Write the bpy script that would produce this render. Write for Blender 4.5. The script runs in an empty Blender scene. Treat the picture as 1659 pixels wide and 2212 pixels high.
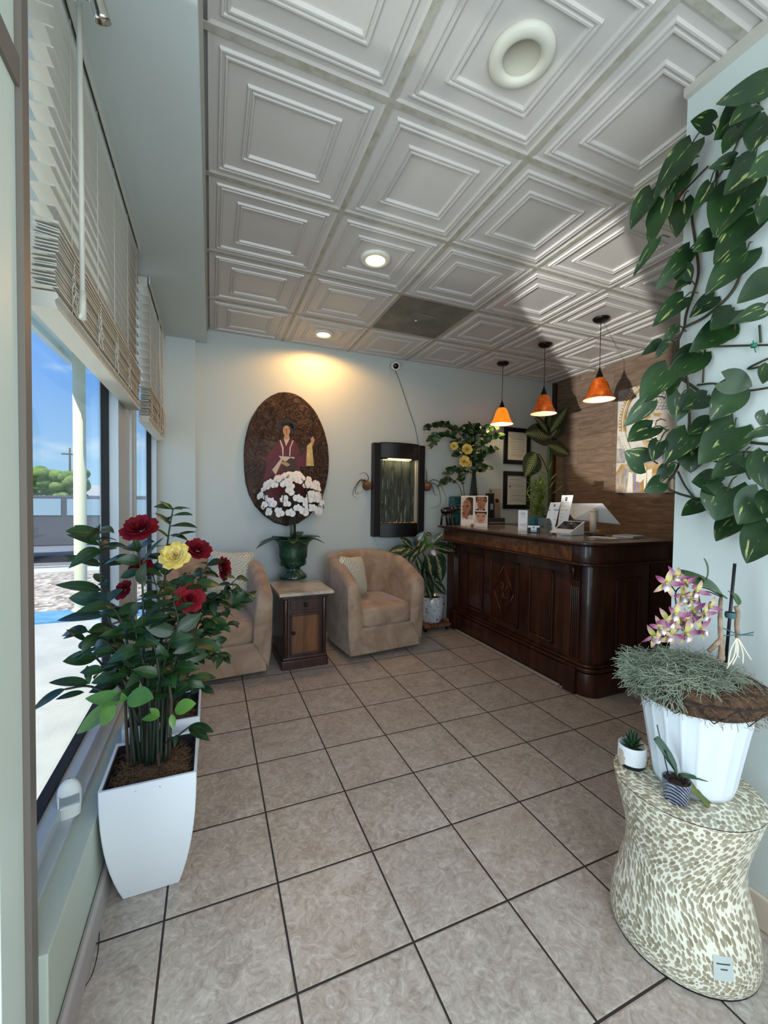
import bpy, math, random
from mathutils import Vector, Matrix
from math import sin, cos, pi, radians, sqrt, atan2
random.seed(7)
rnd = random.Random(11)
S = bpy.context.scene
COL = S.collection

# ------------------------------------------------------------------ camera
F_PX, PITCH, ROLL, YAW, CAM_H = 897.3, -.0284, .0128, -.3949, 1.2445
_fw = Vector((-sin(YAW) * cos(PITCH), cos(YAW) * cos(PITCH), sin(PITCH)))
_rt = Vector((cos(YAW), sin(YAW), 0)); _up = _rt.cross(_fw)
RT = cos(ROLL) * _rt + sin(ROLL) * _up; UP = -sin(ROLL) * _rt + cos(ROLL) * _up; FW = _fw
CAM = Vector((0, 0, CAM_H))
cd = bpy.data.cameras.new('camera'); cam = bpy.data.objects.new('camera', cd); COL.objects.link(cam)
cd.sensor_fit = 'VERTICAL'; cd.sensor_height = 36; cd.lens = F_PX / 2212 * 36; cd.clip_start = .02; cd.clip_end = 500
M = Matrix((RT, UP, -FW)).transposed().to_4x4(); M.translation = CAM; cam.matrix_world = M
S.camera = cam

# where a pixel of the photograph lies in the room (on a plane or at a depth)
def ray(x, y): return RT * ((x - 829.5) / F_PX) - UP * ((y - 1106) / F_PX) + FW
def at_x(x, y, v): d = ray(x, y); return CAM + d * (v / d.x)
def at_y(x, y, v): d = ray(x, y); return CAM + d * (v / d.y)
def at_z(x, y, v): d = ray(x, y); return CAM + d * ((v - CAM_H) / d.z)
def at_d(x, y, v): return CAM + ray(x, y) * v

# ------------------------------------------------------------------ world, lights, exposure
S.view_settings.view_transform = 'Standard'; S.view_settings.look = 'None'
S.view_settings.exposure = 0.24; S.view_settings.gamma = 1; S.view_settings.use_curve_mapping = False
S.cycles.use_denoising = True
S.cycles.max_bounces = 8; S.cycles.diffuse_bounces = 5; S.cycles.transparent_max_bounces = 16
S.cycles.sample_clamp_indirect = 4; S.cycles.caustics_reflective = False; S.cycles.caustics_refractive = False

def lin(h):
    h = h.lstrip('#'); o = []
    for i in (0, 2, 4):
        c = int(h[i:i+2], 16) / 255
        o.append(c / 12.92 if c <= .04045 else ((c + .055) / 1.055) ** 2.4)
    return (*o, 1)

W = bpy.data.worlds.new('sky'); S.world = W; W.use_nodes = True
nt = W.node_tree; nt.nodes.clear()
out = nt.nodes.new('ShaderNodeOutputWorld'); bg = nt.nodes.new('ShaderNodeBackground')
tc = nt.nodes.new('ShaderNodeTexCoord'); sep = nt.nodes.new('ShaderNodeSeparateXYZ')
gr = nt.nodes.new('ShaderNodeValToRGB'); nz = nt.nodes.new('ShaderNodeTexNoise'); cr = nt.nodes.new('ShaderNodeValToRGB')
mp = nt.nodes.new('ShaderNodeMapping'); mx = nt.nodes.new('ShaderNodeMix'); mx.data_type = 'RGBA'
L = nt.links.new
L(tc.outputs['Generated'], sep.inputs[0]); L(sep.outputs['Z'], gr.inputs[0])
gr.color_ramp.elements[0].position = 0; gr.color_ramp.elements[0].color = lin('#a9cfe6')
gr.color_ramp.elements[1].position = .6; gr.color_ramp.elements[1].color = lin('#3f74d6')
e = gr.color_ramp.elements.new(.22); e.color = lin('#6fa6ea')
mp.inputs['Scale'].default_value = (2.2, 2.2, 6); L(tc.outputs['Generated'], mp.inputs[0])
L(mp.outputs[0], nz.inputs['Vector']); nz.inputs['Scale'].default_value = 2.2; nz.inputs['Detail'].default_value = 7; nz.inputs['Roughness'].default_value = .55
cr.color_ramp.elements[0].position = .5; cr.color_ramp.elements[1].position = .78
L(nz.outputs[0], cr.inputs[0]); L(cr.outputs[0], mx.inputs[0]); L(gr.outputs[0], mx.inputs[6]); mx.inputs[7].default_value = lin('#eef4f7')
L(mx.outputs[2], bg.inputs[0]); L(bg.outputs[0], out.inputs[0]); bg.inputs[1].default_value = 1.15

def light(name, kind, loc, energy, color=(1, 1, 1), size=None, size_y=None, aim=None, spot=None, blend=.15, rad=None):
    d = bpy.data.lights.new(name, kind); o = bpy.data.objects.new(name, d); COL.objects.link(o)
    o.location = loc; d.energy = energy; d.color = color[:3]
    if kind == 'AREA':
        d.shape = 'RECTANGLE'; d.size = size; d.size_y = size_y or size
    if spot: d.spot_size = radians(spot); d.spot_blend = blend
    if rad is not None: d.shadow_soft_size = rad
    if aim is not None: o.rotation_euler = (Vector(aim) - Vector(loc)).to_track_quat('-Z', 'Y').to_euler()
    return o
sun = light('sun', 'SUN', (-8, -4, 12), 5.2, (1, .95, .86)); sun.data.angle = .01
sun.rotation_euler = Vector((.38, .42, -1.0)).to_track_quat('-Z', 'Y').to_euler()
# daylight that comes through the glazed shop front behind the camera and the glass entrance door on the left
light('daylight_front', 'AREA', (.55, -.98, 1.45), 42, (.87, .95, 1), 1.9, 1.9, aim=(.7, 3, 1.3))
light('daylight_door', 'AREA', (-.52, .57, 1.1), 17, (.8, .93, 1), .5, 1.7, aim=(3, 1.0, 1.1))
# sunlight thrown back up into the room by a parked car's glass beyond the door
light('sun_glint', 'SPOT', (-4.55, -1.86, .27), 3600, (1, .95, .9), aim=(-4.55 + 8 * cos(radians(29.0)), -1.86 + 8 * sin(radians(29.0)), .27 + 8 * math.tan(radians(12.4))), spot=12, blend=.0, rad=.05)

light('ground_glint', 'SPOT', (-2.3, 1.15, .0), 130, (1, .96, .88), aim=(.85, 1.5, 2.652), spot=23, blend=.25, rad=.04)

# ------------------------------------------------------------------ materials
MATS = {}
def mat(name, color=None, rough=.6, metal=0, noise=None, bump=None, spec=.5, emit=None, trans=0, coat=0, sheen=0, fn=None, ior=1.45, sub=0, obj_coord=True):
    """principled material; noise=(scale, colour2, lo, hi, detail), bump=(scale, strength)"""
    if name in MATS: return MATS[name]
    m = bpy.data.materials.new(name); m.use_nodes = True; t = m.node_tree; n = t.nodes; l = t.links.new
    b = n['Principled BSDF']; MATS[name] = m
    c = lin(color) if isinstance(color, str) else color
    if c: b.inputs['Base Color'].default_value = c; m.diffuse_color = c
    b.inputs['Roughness'].default_value = rough; b.inputs['Metallic'].default_value = metal
    b.inputs['Specular IOR Level'].default_value = spec; b.inputs['Transmission Weight'].default_value = trans
    b.inputs['Coat Weight'].default_value = coat; b.inputs['IOR'].default_value = ior
    if sheen: b.inputs['Sheen Weight'].default_value = sheen; b.inputs['Sheen Roughness'].default_value = .4
    if emit: b.inputs['Emission Color'].default_value = lin(emit[0]); b.inputs['Emission Strength'].default_value = emit[1]
    co = n.new('ShaderNodeTexCoord'); cs = co.outputs['Object']
    if noise:
        z = n.new('ShaderNodeTexNoise'); z.inputs['Scale'].default_value = noise[0]; z.inputs['Detail'].default_value = noise[4] if len(noise) > 4 else 5
        l(cs, z.inputs['Vector']); r = n.new('ShaderNodeValToRGB'); l(z.outputs[0], r.inputs[0])
        r.color_ramp.elements[0].position = noise[2]; r.color_ramp.elements[1].position = noise[3]
        r.color_ramp.elements[0].color = c; r.color_ramp.elements[1].color = lin(noise[1]); l(r.outputs[0], b.inputs['Base Color'])
    if bump:
        z = n.new('ShaderNodeTexNoise'); z.inputs['Scale'].default_value = bump[0]; z.inputs['Detail'].default_value = 4; l(cs, z.inputs['Vector'])
        bp = n.new('ShaderNodeBump'); bp.inputs['Strength'].default_value = bump[1]; bp.inputs['Distance'].default_value = .01
        l(z.outputs[0], bp.inputs['Height']); l(bp.outputs[0], b.inputs['Normal'])
    if fn: fn(m, t, n, l, b, co)
    return m

def math_node(n, l, op, a, b=None, c=None):
    x = n.new('ShaderNodeMath'); x.operation = op
    for i, v in enumerate((a, b, c)):
        if v is None: continue
        if isinstance(v, (int, float)): x.inputs[i].default_value = v
        else: l(v, x.inputs[i])
    return x.outputs[0]
def mixc(n, l, fac, a, b):
    x = n.new('ShaderNodeMix'); x.data_type = 'RGBA'
    if isinstance(fac, (int, float)): x.inputs[0].default_value = fac
    else: l(fac, x.inputs[0])
    for i, v in ((6, a), (7, b)):
        if isinstance(v, str): x.inputs[i].default_value = lin(v)
        else: l(v, x.inputs[i])
    return x.outputs[2]
def tex(n, l, kind, vec, scale, **kw):
    z = n.new('ShaderNodeTex' + kind); l(vec, z.inputs['Vector']); z.inputs['Scale'].default_value = scale
    for k, v in kw.items():
        if k in z.inputs: z.inputs[k].default_value = v
        else: setattr(z, k, v)
    return z
def ramp(n, l, src, stops):
    r = n.new('ShaderNodeValToRGB'); l(src, r.inputs[0]); e = r.color_ramp.elements
    while len(e) < len(stops): e.new(.5)
    for i, (p, c) in enumerate(stops): e[i].position = p; e[i].color = lin(c) if isinstance(c, str) else (c, c, c, 1)
    return r.outputs[0]
def mapping(n, l, vec, scale=(1, 1, 1), rot=(0, 0, 0), loc=(0, 0, 0)):
    m = n.new('ShaderNodeMapping'); l(vec, m.inputs[0]); m.inputs['Scale'].default_value = scale; m.inputs['Rotation'].default_value = rot; m.inputs['Location'].default_value = loc
    return m.outputs[0]
def add_bump(n, l, b, h, st=.3, dist=.01):
    bp = n.new('ShaderNodeBump'); bp.inputs['Strength'].default_value = st; bp.inputs['Distance'].default_value = dist
    l(h, bp.inputs['Height']); l(bp.outputs[0], b.inputs['Normal'])

# ------------------------------------------------------------------ mesh builder
class MB:
    def __init__(s): s.v = []; s.f = []; s.m = []; s.s = []; s.u = []; s.hasuv = False
    def add(s, vs, fs, mi=0, smooth=False, uv=None, M=None):
        o = len(s.v)
        s.v += [tuple(M @ Vector(p)) if M else tuple(p) for p in vs]
        for f in fs:
            s.f.append([i + o for i in f]); s.m.append(mi); s.s.append(smooth)
            s.u.append([uv[i] for i in f] if uv else [(0, 0)] * len(f))
        if uv: s.hasuv = True
        return s
    def box(s, x0, x1, y0, y1, z0, z1, mi=0, M=None):
        v = [(x, y, z) for z in (z0, z1) for y in (y0, y1) for x in (x0, x1)]
        return s.add(v, [(0, 2, 3, 1), (4, 5, 7, 6), (0, 1, 5, 4), (2, 6, 7, 3), (0, 4, 6, 2), (1, 3, 7, 5)], mi, M=M)
    def lathe(s, prof, c=(0, 0, 0), seg=32, mi=0, smooth=True, sx=1, sy=1, M=None, rad=None, a0=0):
        n = len(prof); v = []
        for i in range(seg):
            a = 2 * pi * i / seg + a0
            for k, (r, z) in enumerate(prof):
                rr = r * (rad(a, z) if rad else 1)
                v.append((c[0] + rr * cos(a) * sx, c[1] + rr * sin(a) * sy, c[2] + z))
        f = []
        for i in range(seg):
            j = (i + 1) % seg
            for k in range(n - 1): f.append((i * n + k, j * n + k, j * n + k + 1, i * n + k + 1))
        return s.add(v, f, mi, smooth, M=M)
    def cyl(s, p0, p1, r0, r1=None, seg=12, mi=0, cap=True, smooth=True):
        return s.tube([p0, p1], [r0, r0 if r1 is None else r1], seg, mi, cap, smooth)
    def tube(s, pts, r, seg=6, mi=0, cap=True, smooth=True):
        pts = [Vector(p) for p in pts]; n = len(pts); v = []
        if not isinstance(r, (list, tuple)): r = [r] * n
        ref = None
        for i, p in enumerate(pts):
            t = (pts[min(i + 1, n - 1)] - pts[max(i - 1, 0)])
            t = t.normalized() if t.length > 1e-9 else Vector((0, 0, 1))
            if ref is None: ref = Vector((0, 0, 1)) if abs(t.z) < .9 else Vector((1, 0, 0))
            a = t.cross(ref); a = a.normalized() if a.length > 1e-6 else t.orthogonal().normalized(); b = t.cross(a).normalized(); ref = -b if False else a.cross(t)
            for k in range(seg):
                an = 2 * pi * k / seg; v.append(p + (a * cos(an) + b * sin(an)) * r[i])
        f = [(i * seg + k, i * seg + (k + 1) % seg, (i + 1) * seg + (k + 1) % seg, (i + 1) * seg + k) for i in range(n - 1) for k in range(seg)]
        s.add(v, f, mi, smooth)
        if cap:
            o = len(s.v) - len(v)
            s.f += [[o + k for k in range(seg)][::-1], [o + (n - 1) * seg + k for k in range(seg)]]; s.m += [mi, mi]; s.s += [False, False]; s.u += [[(0, 0)] * seg] * 2
        return s
    def grid(s, fn, nu, nv, mi=0, smooth=True, closeu=False, uvs=True):
        v = []; uv = []
        for i in range(nu + (0 if closeu else 1)):
            for j in range(nv + 1): v.append(fn(i / nu, j / nv)); uv.append((i / nu, j / nv))
        N = nv + 1; k = nu if closeu else nu
        f = [(i * N + j, ((i + 1) % nu if closeu else i + 1) * N + j, ((i + 1) % nu if closeu else i + 1) * N + j + 1, i * N + j + 1) for i in range(k) for j in range(nv)]
        return s.add(v, f, mi, smooth, uv if uvs else None)
    def prism(s, pts, h0, h1, mi=0, M=None, smooth=False):
        n = len(pts); v = [(x, y, h0) for x, y in pts] + [(x, y, h1) for x, y in pts]
        f = [tuple(range(n))[::-1], tuple(range(n, 2 * n))]
        s.add(v, f, mi, False, M=M); o = len(s.v) - 2 * n
        for i in range(n):
            j = (i + 1) % n; s.f.append([o + i, o + j, o + n + j, o + n + i]); s.m.append(mi); s.s.append(smooth); s.u.append([(0, 0)] * 4)
        return s
    def poly(s, pts, off=None, mi=0, th=None):
        """flat patch from 3-D points, optionally with thickness along off"""
        pts = [Vector(p) for p in pts]; n = len(pts)
        if th is None: return s.add(pts, [tuple(range(n))], mi)
        o = Vector(off) * th; v = pts + [p + o for p in pts]
        return s.add(v, [tuple(range(n))[::-1], tuple(range(n, 2 * n))] + [(i, (i + 1) % n, n + (i + 1) % n, n + i) for i in range(n)], mi)
    def leaf(s, p, d, nrm, Ln, Wd, droop=.2, fold=.15, shape='ovate', seg=7, mi=0, wave=0, twist=0):
        p = Vector(p); d = Vector(d).normalized(); nrm = Vector(nrm)
        sd = d.cross(nrm); sd = sd.normalized() if sd.length > 1e-5 else d.orthogonal().normalized(); up = sd.cross(d).normalized()
        v = []; uv = []
        SP = (-1, -.55, 0, .55, 1)
        for i in range(seg + 1):
            t = i / seg
            if shape == 'ovate': w = sin(pi * min(1, t ** .85 * .985 + .015)) ** .8
            elif shape == 'lance': w = sin(pi * min(1, t ** .7)) ** .9
            elif shape == 'strap': w = min(1, t * 5 + .35) * (1 - max(0, (t - .75) / .25) ** 2 * .95)
            elif shape == 'heart': w = sin(pi * min(1, (t * .97 + .03) ** .56)) ** .75
            elif shape == 'round': w = sqrt(max(0, 1 - (2 * t - 1) ** 2)) if t > 0 else 0
            else: w = 1 - t
            w = max(w, .02) * Wd * .5
            c = p + d * (Ln * t * (1 - .25 * droop * t)) - up * (droop * Ln * t * t)
            back = -d * (Wd * .3 * (1 - t) ** 5) if shape == 'heart' else Vector((0, 0, 0))
            for q in SP:
                wv = wave * Wd * sin(t * 9 + q * 2) * abs(q)
                tw = twist * t * q * w
                v.append(c + sd * (q * w) + up * (fold * abs(q) * w + wv + tw) + back * abs(q)); uv.append((q * .5 + .5, t))
        f = [(i * 5 + k, i * 5 + k + 1, (i + 1) * 5 + k + 1, (i + 1) * 5 + k) for i in range(seg) for k in range(4)]
        return s.add(v, f, mi, True, uv)
    def build(s, name, mats, parent=None, world=True, bevel=0, sub=0, solid=0, bseg=2, origin=None):
        me = bpy.data.meshes.new(name)
        vs = s.v; loc = None; root = parent
        while root is not None and root.parent is not None: root = root.parent
        if parent is not None and world:
            inv = (Matrix.Translation(root['_l']) @ Matrix.Rotation(root['_r'], 4, 'Z')).inverted() if '_l' in root else Matrix()
            vs = [tuple(inv @ Vector(p)) for p in vs]
        if parent is None:
            if origin is None:
                xs = [p[0] for p in vs]; ys = [p[1] for p in vs]; zs = [p[2] for p in vs]
                origin = ((min(xs) + max(xs)) / 2, (min(ys) + max(ys)) / 2, min(zs))
            loc = Vector(origin); vs = [(p[0] - loc.x, p[1] - loc.y, p[2] - loc.z) for p in vs]
        me.from_pydata(vs, [], s.f)
        if not isinstance(mats, (list, tuple)): mats = [mats]
        for m in mats: me.materials.append(m)
        me.polygons.foreach_set('material_index', s.m); me.polygons.foreach_set('use_smooth', s.s)
        if s.hasuv:
            u = me.uv_layers.new(name='UVMap'); u.data.foreach_set('uv', [c for f in s.u for q in f for c in q])
        me.update(); me.validate()
        o = bpy.data.objects.new(name, me); COL.objects.link(o)
        if loc is not None: o.location = loc
        if parent is not None: o.parent = parent
        if bevel:
            b = o.modifiers.new('bevel', 'BEVEL'); b.width = bevel; b.segments = bseg; b.limit_method = 'ANGLE'; b.angle_limit = radians(40)
        if solid:
            b = o.modifiers.new('solid', 'SOLIDIFY'); b.thickness = solid; b.offset = 0
        if sub:
            b = o.modifiers.new('sub', 'SUBSURF'); b.levels = sub; b.render_levels = sub
        return o

def tag(o, label=None, cat=None, group=None, kind=None):
    if label: o['label'] = label
    if cat: o['category'] = cat
    if group: o['group'] = group
    if kind: o['kind'] = kind
    return o
def thing(name, loc, label, cat, rz=0, group=None):
    o = bpy.data.objects.new(name, None); COL.objects.link(o); o.location = loc; o.rotation_euler = (0, 0, rz); o.empty_display_size = .05
    o['_l'] = [float(c) for c in loc]; o['_r'] = float(rz)
    return tag(o, label, cat, group)
def struct(name, mb, m, label=None, parent=None, **kw):
    o = mb.build(name, m, parent, **kw)
    if parent is None: o['kind'] = 'structure'
    if label: o['label'] = label
    return o
def superellipse(cx, cy, rx, ry, n=4, seg=48):
    o = []
    for i in range(seg):
        a = 2 * pi * i / seg; c, s_ = cos(a), sin(a)
        o.append((cx + rx * math.copysign(abs(c) ** (2 / n), c), cy + ry * math.copysign(abs(s_) ** (2 / n), s_)))
    return o
def lerp(a, b, t): return a + (b - a) * t
def curve(pts, n=8):
    """Catmull-Rom through points"""
    P = [Vector(p) for p in pts]; P = [P[0] * 2 - P[1]] + P + [P[-1] * 2 - P[-2]]; o = []
    for i in range(1, len(P) - 2):
        for k in range(n):
            t = k / n; a, b, c, d = P[i - 1], P[i], P[i + 1], P[i + 2]
            o.append(.5 * ((2 * b) + (-a + c) * t + (2 * a - 5 * b + 4 * c - d) * t * t + (-a + 3 * b - 3 * c + d) * t ** 3))
    o.append(P[-2]); return o
# ------------------------------------------------------------------ the room
H = 2.652; XR = 3.77; YB = 3.82; XN = 1.5; YN = .953; YF = -1.05; XG = -.45
paint = mat('wall_paint', '#c2cbc8', .55, bump=(160, .06))
paint2 = mat('sill_paint', '#b3bcae', .45, bump=(90, .1))
white_trim = mat('white_trim', '#d6d8d4', .5)
alum = mat('frame_metal', '#b9c0c4', .4, .3)
gasket = mat('black_gasket', '#0d0f12', .6)

def floor_fn(m, t, n, l, b, co):
    g = n.new('ShaderNodeNewGeometry'); P = g.outputs['Position']
    v = mapping(n, l, P, loc=(-.2014 / .3274, -2.6477 / .3274, 0), scale=(1 / .3274, 1 / .3274, 0))
    sp = n.new('ShaderNodeSeparateXYZ'); l(v, sp.inputs[0])
    def line(c):
        f = math_node(n, l, 'FRACT', c); d = math_node(n, l, 'ABSOLUTE', math_node(n, l, 'SUBTRACT', f, .5))
        return d
    dx, dy = line(sp.outputs[0]), line(sp.outputs[1])
    d = math_node(n, l, 'MAXIMUM', dx, dy)
    grout = math_node(n, l, 'GREATER_THAN', d, .4905)
    fx = math_node(n, l, 'FLOOR', sp.outputs[0]); fy = math_node(n, l, 'FLOOR', sp.outputs[1])
    cmb = n.new('ShaderNodeCombineXYZ'); l(fx, cmb.inputs[0]); l(fy, cmb.inputs[1])
    wn = n.new('ShaderNodeTexWhiteNoise'); l(cmb.outputs[0], wn.inputs[0])
    sh = n.new('ShaderNodeVectorMath'); sh.operation = 'SCALE'; l(wn.outputs['Color'], sh.inputs[0]); sh.inputs['Scale'].default_value = 9
    ad = n.new('ShaderNodeVectorMath'); ad.operation = 'ADD'; l(P, ad.inputs[0]); l(sh.outputs[0], ad.inputs[1]); Q = ad.outputs[0]
    w = tex(n, l, 'Noise', Q, 7, Detail=9, Roughness=.68, Distortion=1.2)
    v1 = tex(n, l, 'Noise', Q, 22, Detail=8, Roughness=.72, Distortion=2.5)
    base = ramp(n, l, w.outputs[0], [(.3, '#857a70'), (.46, '#9d948a'), (.58, '#b0a9a1'), (.72, '#c4beb7')])
    vein = ramp(n, l, v1.outputs[0], [(.36, '#6e645b'), (.46, '#9c9288'), (.54, '#ada49a'), (.63, '#cfc8c0')])
    c = mixc(n, l, .5, base, vein)
    tint = mixc(n, l, math_node(n, l, 'MULTIPLY', wn.outputs['Value'], .25), c, '#a08c80')
    l(mixc(n, l, grout, tint, '#2c2320'), b.inputs['Base Color'])
    rr = math_node(n, l, 'ADD', math_node(n, l, 'MULTIPLY', v1.outputs[0], .25), math_node(n, l, 'MULTIPLY', grout, .4)); l(math_node(n, l, 'ADD', rr, .22), b.inputs['Roughness'])
    edge = n.new('ShaderNodeMapRange'); l(d, edge.inputs[0]); edge.inputs[1].default_value = .48; edge.inputs[2].default_value = .4925; edge.inputs[3].default_value = 1; edge.inputs[4].default_value = 0
    h = math_node(n, l, 'ADD', edge.outputs[0], math_node(n, l, 'MULTIPLY', v1.outputs[0], .35))
    add_bump(n, l, b, h, .35, .004)
floor_m = mat('floor_tile', '#a79c90', .4, fn=floor_fn)
f = MB(); f.add([(-.5, YF, 0), (XR + .1, YF, 0), (XR + .1, YB + .1, 0), (-.5, YB + .1, 0)], [(0, 1, 2, 3)])
f.add([(-.5, YF, -.06), (XR + .1, YF, -.06), (XR + .1, YB + .1, -.06), (-.5, YB + .1, -.06)], [(3, 2, 1, 0)])
struct('floor', f, floor_m)

def back_fn(m, t, n, l, b, co):
    pass
w = MB(); w.box(-.12, XR + .12, YB, YB + .12, 0, H + .1); struct('wall_back', w, paint)
w = MB(); w.box(-.47, -.117, YB - .045, YB + .12, 0, H + .02); struct('wall_back_pilaster', w, paint)['label'] = 'narrow projecting strip of wall between window and back wall'
w = MB(); w.box(XN, XR, YF, YN, 0, H + .1); struct('wall_right', w, paint)
w = MB(); w.box(-.47, -.31, 1.03, YB - .045, 0, .298, 0); struct('wall_left', w, paint2, bevel=.003)

def plank_fn(m, t, n, l, b, co):
    g = n.new('ShaderNodeNewGeometry'); P = g.outputs['Position']
    sp = n.new('ShaderNodeSeparateXYZ'); l(P, sp.inputs[0])
    cb = n.new('ShaderNodeCombineXYZ'); l(sp.outputs[1], cb.inputs[0]); l(sp.outputs[2], cb.inputs[1])
    br = n.new('ShaderNodeTexBrick'); l(cb.outputs[0], br.inputs['Vector']); br.inputs['Scale'].default_value = 1
    br.inputs['Brick Width'].default_value = 1.15; br.inputs['Row Height'].default_value = .152; br.inputs['Mortar Size'].default_value = .0012
    br.inputs['Color1'].default_value = (.15, .15, .15, 1); br.inputs['Color2'].default_value = (.9, .9, .9, 1); br.offset = .37
    off = n.new('ShaderNodeVectorMath'); off.operation = 'SCALE'; l(br.outputs['Color'], off.inputs[0]); off.inputs['Scale'].default_value = 5
    ad = n.new('ShaderNodeVectorMath'); ad.operation = 'ADD'; l(cb.outputs[0], ad.inputs[0]); l(off.outputs[0], ad.inputs[1])
    q = mapping(n, l, ad.outputs[0], scale=(1.3, 9, 1))
    z = tex(n, l, 'Noise', q, 2.2, Detail=9, Roughness=.7, Distortion=1.5)
    c = ramp(n, l, z.outputs[0], [(.28, '#4b3a30'), (.45, '#6b5646'), (.58, '#816b5a'), (.75, '#998372')])
    bw = n.new('ShaderNodeRGBToBW'); l(br.outputs['Color'], bw.inputs[0])
    c = mixc(n, l, math_node(n, l, 'MULTIPLY', bw.outputs[0], .35), c, '#8d7869')
    c = mixc(n, l, br.outputs['Fac'], c, '#2c211b')
    l(c, b.inputs['Base Color']); add_bump(n, l, b, z.outputs[0], .15, .004)
wood_wall = mat('plank_wall', '#75604f', .5, fn=plank_fn)
w = MB(); w.box(XR, XR + .12, YN - .2, YB, 0, H + .1); struct('wall_far_right', w, wood_wall)
w = MB(); w.box(XR - .035, XR, YB - .045, YB, 0, H - .005); o = struct('trim_1', w, mat('corner_wood', '#4a2f24', .5))
w = MB(); w.cyl((XR - .05, YB - .008, .9), (XR - .05, YB - .008, H), .006, seg=8); o = struct('trim_2', w, white_trim); o['label'] = 'thin white conduit running up the corner beside the plank wall'

# shop front behind the camera: knee wall, posts and glass
w = MB(); w.box(-.6, XN, YF - .14, YF - .02, 0, .3); w.box(-.6, XN, YF - .14, YF - .02, 2.42, H + .1)
for x in (-.6, .45, XN - .08): w.box(x, x + .08, YF - .14, YF - .02, .3, 2.42)
struct('wall_front', w, paint)
# left side: post and entrance door beside the camera
w = MB(); w.box(-.50, -.42, YF - .02, 0.02, 0, H + .1); struct('wall_left_entry', w, paint)['label'] = 'painted wall beside the entrance door'
dr = thing('door_1', (-.41, .5, 0), 'glass entrance door with pale aluminium frame at far left', 'door'); dr['kind'] = 'structure'; del dr['category']
cream = mat('jamb_paint', '#cfdad0', .45)
bz = mat('trim_taupe', '#6f665e', .5)
w = MB(); w.box(-.47, -.337, .9, 1.0, 0, H); w.box(-.47, -.337, .02, .24, 0, H); w.box(-.47, -.337, .24, .9, 2.06, H); w.build('door_jamb', cream, dr, bevel=.002)  # unseen near jamb made wide to mask one edge of the glint beam
w = MB(); w.box(-.475, -.326, 1.0, 1.03, 0, H); w.build('door_edge_strip', bz, dr)
w = MB(); w.box(-.47, -.33, .24, 1.0, 2.005, 2.06); w.build('door_header', bz, dr)
w = MB(); w.box(-.43, -.39, .24, .3, .01, 2.0); w.box(-.43, -.39, .84, .9, .01, 2.0); w.box(-.43, -.39, .3, .84, .01, .16); w.box(-.43, -.39, .3, .84, 1.95, 2.0); w.build('door_leaf', alum, dr, bevel=.002)  # unseen near stile added so the glass opening trims the glint beam
glass_m = bpy.data.materials.new('window_glass'); glass_m.use_nodes = True
t = glass_m.node_tree; t.nodes.clear(); o_ = t.nodes.new('ShaderNodeOutputMaterial'); tr = t.nodes.new('ShaderNodeBsdfTransparent'); gl = t.nodes.new('ShaderNodeBsdfGlossy'); ms = t.nodes.new('ShaderNodeMixShader')
gl.inputs['Roughness'].default_value = .01; tr.inputs['Color'].default_value = (.93, .965, .97, 1); gl.inputs['Color'].default_value = (.9, .95, 1, 1)
lw = t.nodes.new('ShaderNodeLayerWeight'); lw.inputs['Blend'].default_value = .5; pw = t.nodes.new('ShaderNodeMath'); pw.operation = 'POWER'; pw.inputs[1].default_value = 4; t.links.new(lw.outputs['Facing'], pw.inputs[0]); ml = t.nodes.new('ShaderNodeMath'); ml.operation = 'MULTIPLY_ADD'; ml.inputs[1].default_value = .3; ml.inputs[2].default_value = .03; t.links.new(pw.outputs[0], ml.inputs[0]); t.links.new(ml.outputs[0], ms.inputs[0]); t.links.new(tr.outputs[0], ms.inputs[1]); t.links.new(gl.outputs[0], ms.inputs[2]); t.links.new(ms.outputs[0], o_.inputs[0])
w = MB(); w.box(-.413, -.407, .3, .84, .16, 1.95); w.build('door_glass', glass_m, dr)

# soffit above the window
w = MB(); w.box(-.5, -.033, YF, YB - .001, 2.535, H + .1); struct('trim_3', w, paint, bevel=.002)['label'] = 'dropped painted soffit above the window'
w = MB(); w.box(-.0335, -.0225, YF, YB - .002, H - .012, H + .001); struct('trim_4', w, mat('wall_angle', '#b8b4a8', .5))

# windows
def window(name, y0, y1, label):
    r = thing(name, (XG, (y0 + y1) / 2, .298), label, 'window'); r['kind'] = 'structure'; del r['category']
    x1 = -.395
    w = MB()
    w.box(-.47, x1, y0 - .045, y0, .335, 2.535); w.box(-.47, x1, y1, y1 + .045, .335, 2.535)
    w.box(-.47, x1, y0 - .045, y1 + .045, 2.49, 2.535)
    w.box(-.47, x1, y0 - .045, y1 + .045, .298, .355); w.box(-.47, -.366, y0 - .045, y1 + .045, .298, .316)
    w.build('window_frame', alum, r, bevel=.002)
    g = MB()
    for a, b_ in ((y0, y0 + .012), (y1 - .012, y1)): g.box(-.462, -.432, a, b_, .355, 2.49)
    g.box(-.462, -.432, y0, y1, .355, .369); g.build('window_gasket', gasket, r)
    g = MB(); g.box(-.453, -.448, y0 + .01, y1 - .01, .365, 2.49); g.build('window_pane', glass_m, r)
window('window_1', 1.08, 2.255, 'large shop window pane nearest the camera')
window('window_2', 2.76, 3.715, 'second window pane near the back wall')
w = MB(); w.box(-.47, -.4, 2.302, 2.713, .298, 2.535); w.box(-.47, -.39, 2.57, 2.60, .298, 2.535); struct('window_mullion', w, alum)['label'] = 'wide pale mullion between the two windows'
w = MB(); w.box(-.3095, -.292, 1.03, YB - .046, 0, .1); struct('baseboard_left', w, mat('baseboard_mauve', '#a49c98', .5), bevel=.008)
w = MB(); w.box(XN - .014, XN - .0005, YF + .01, YN + .012, 0, .1); struct('baseboard_right', w, mat('baseboard_cream', '#cbbfae', .5), bevel=.005)
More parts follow.
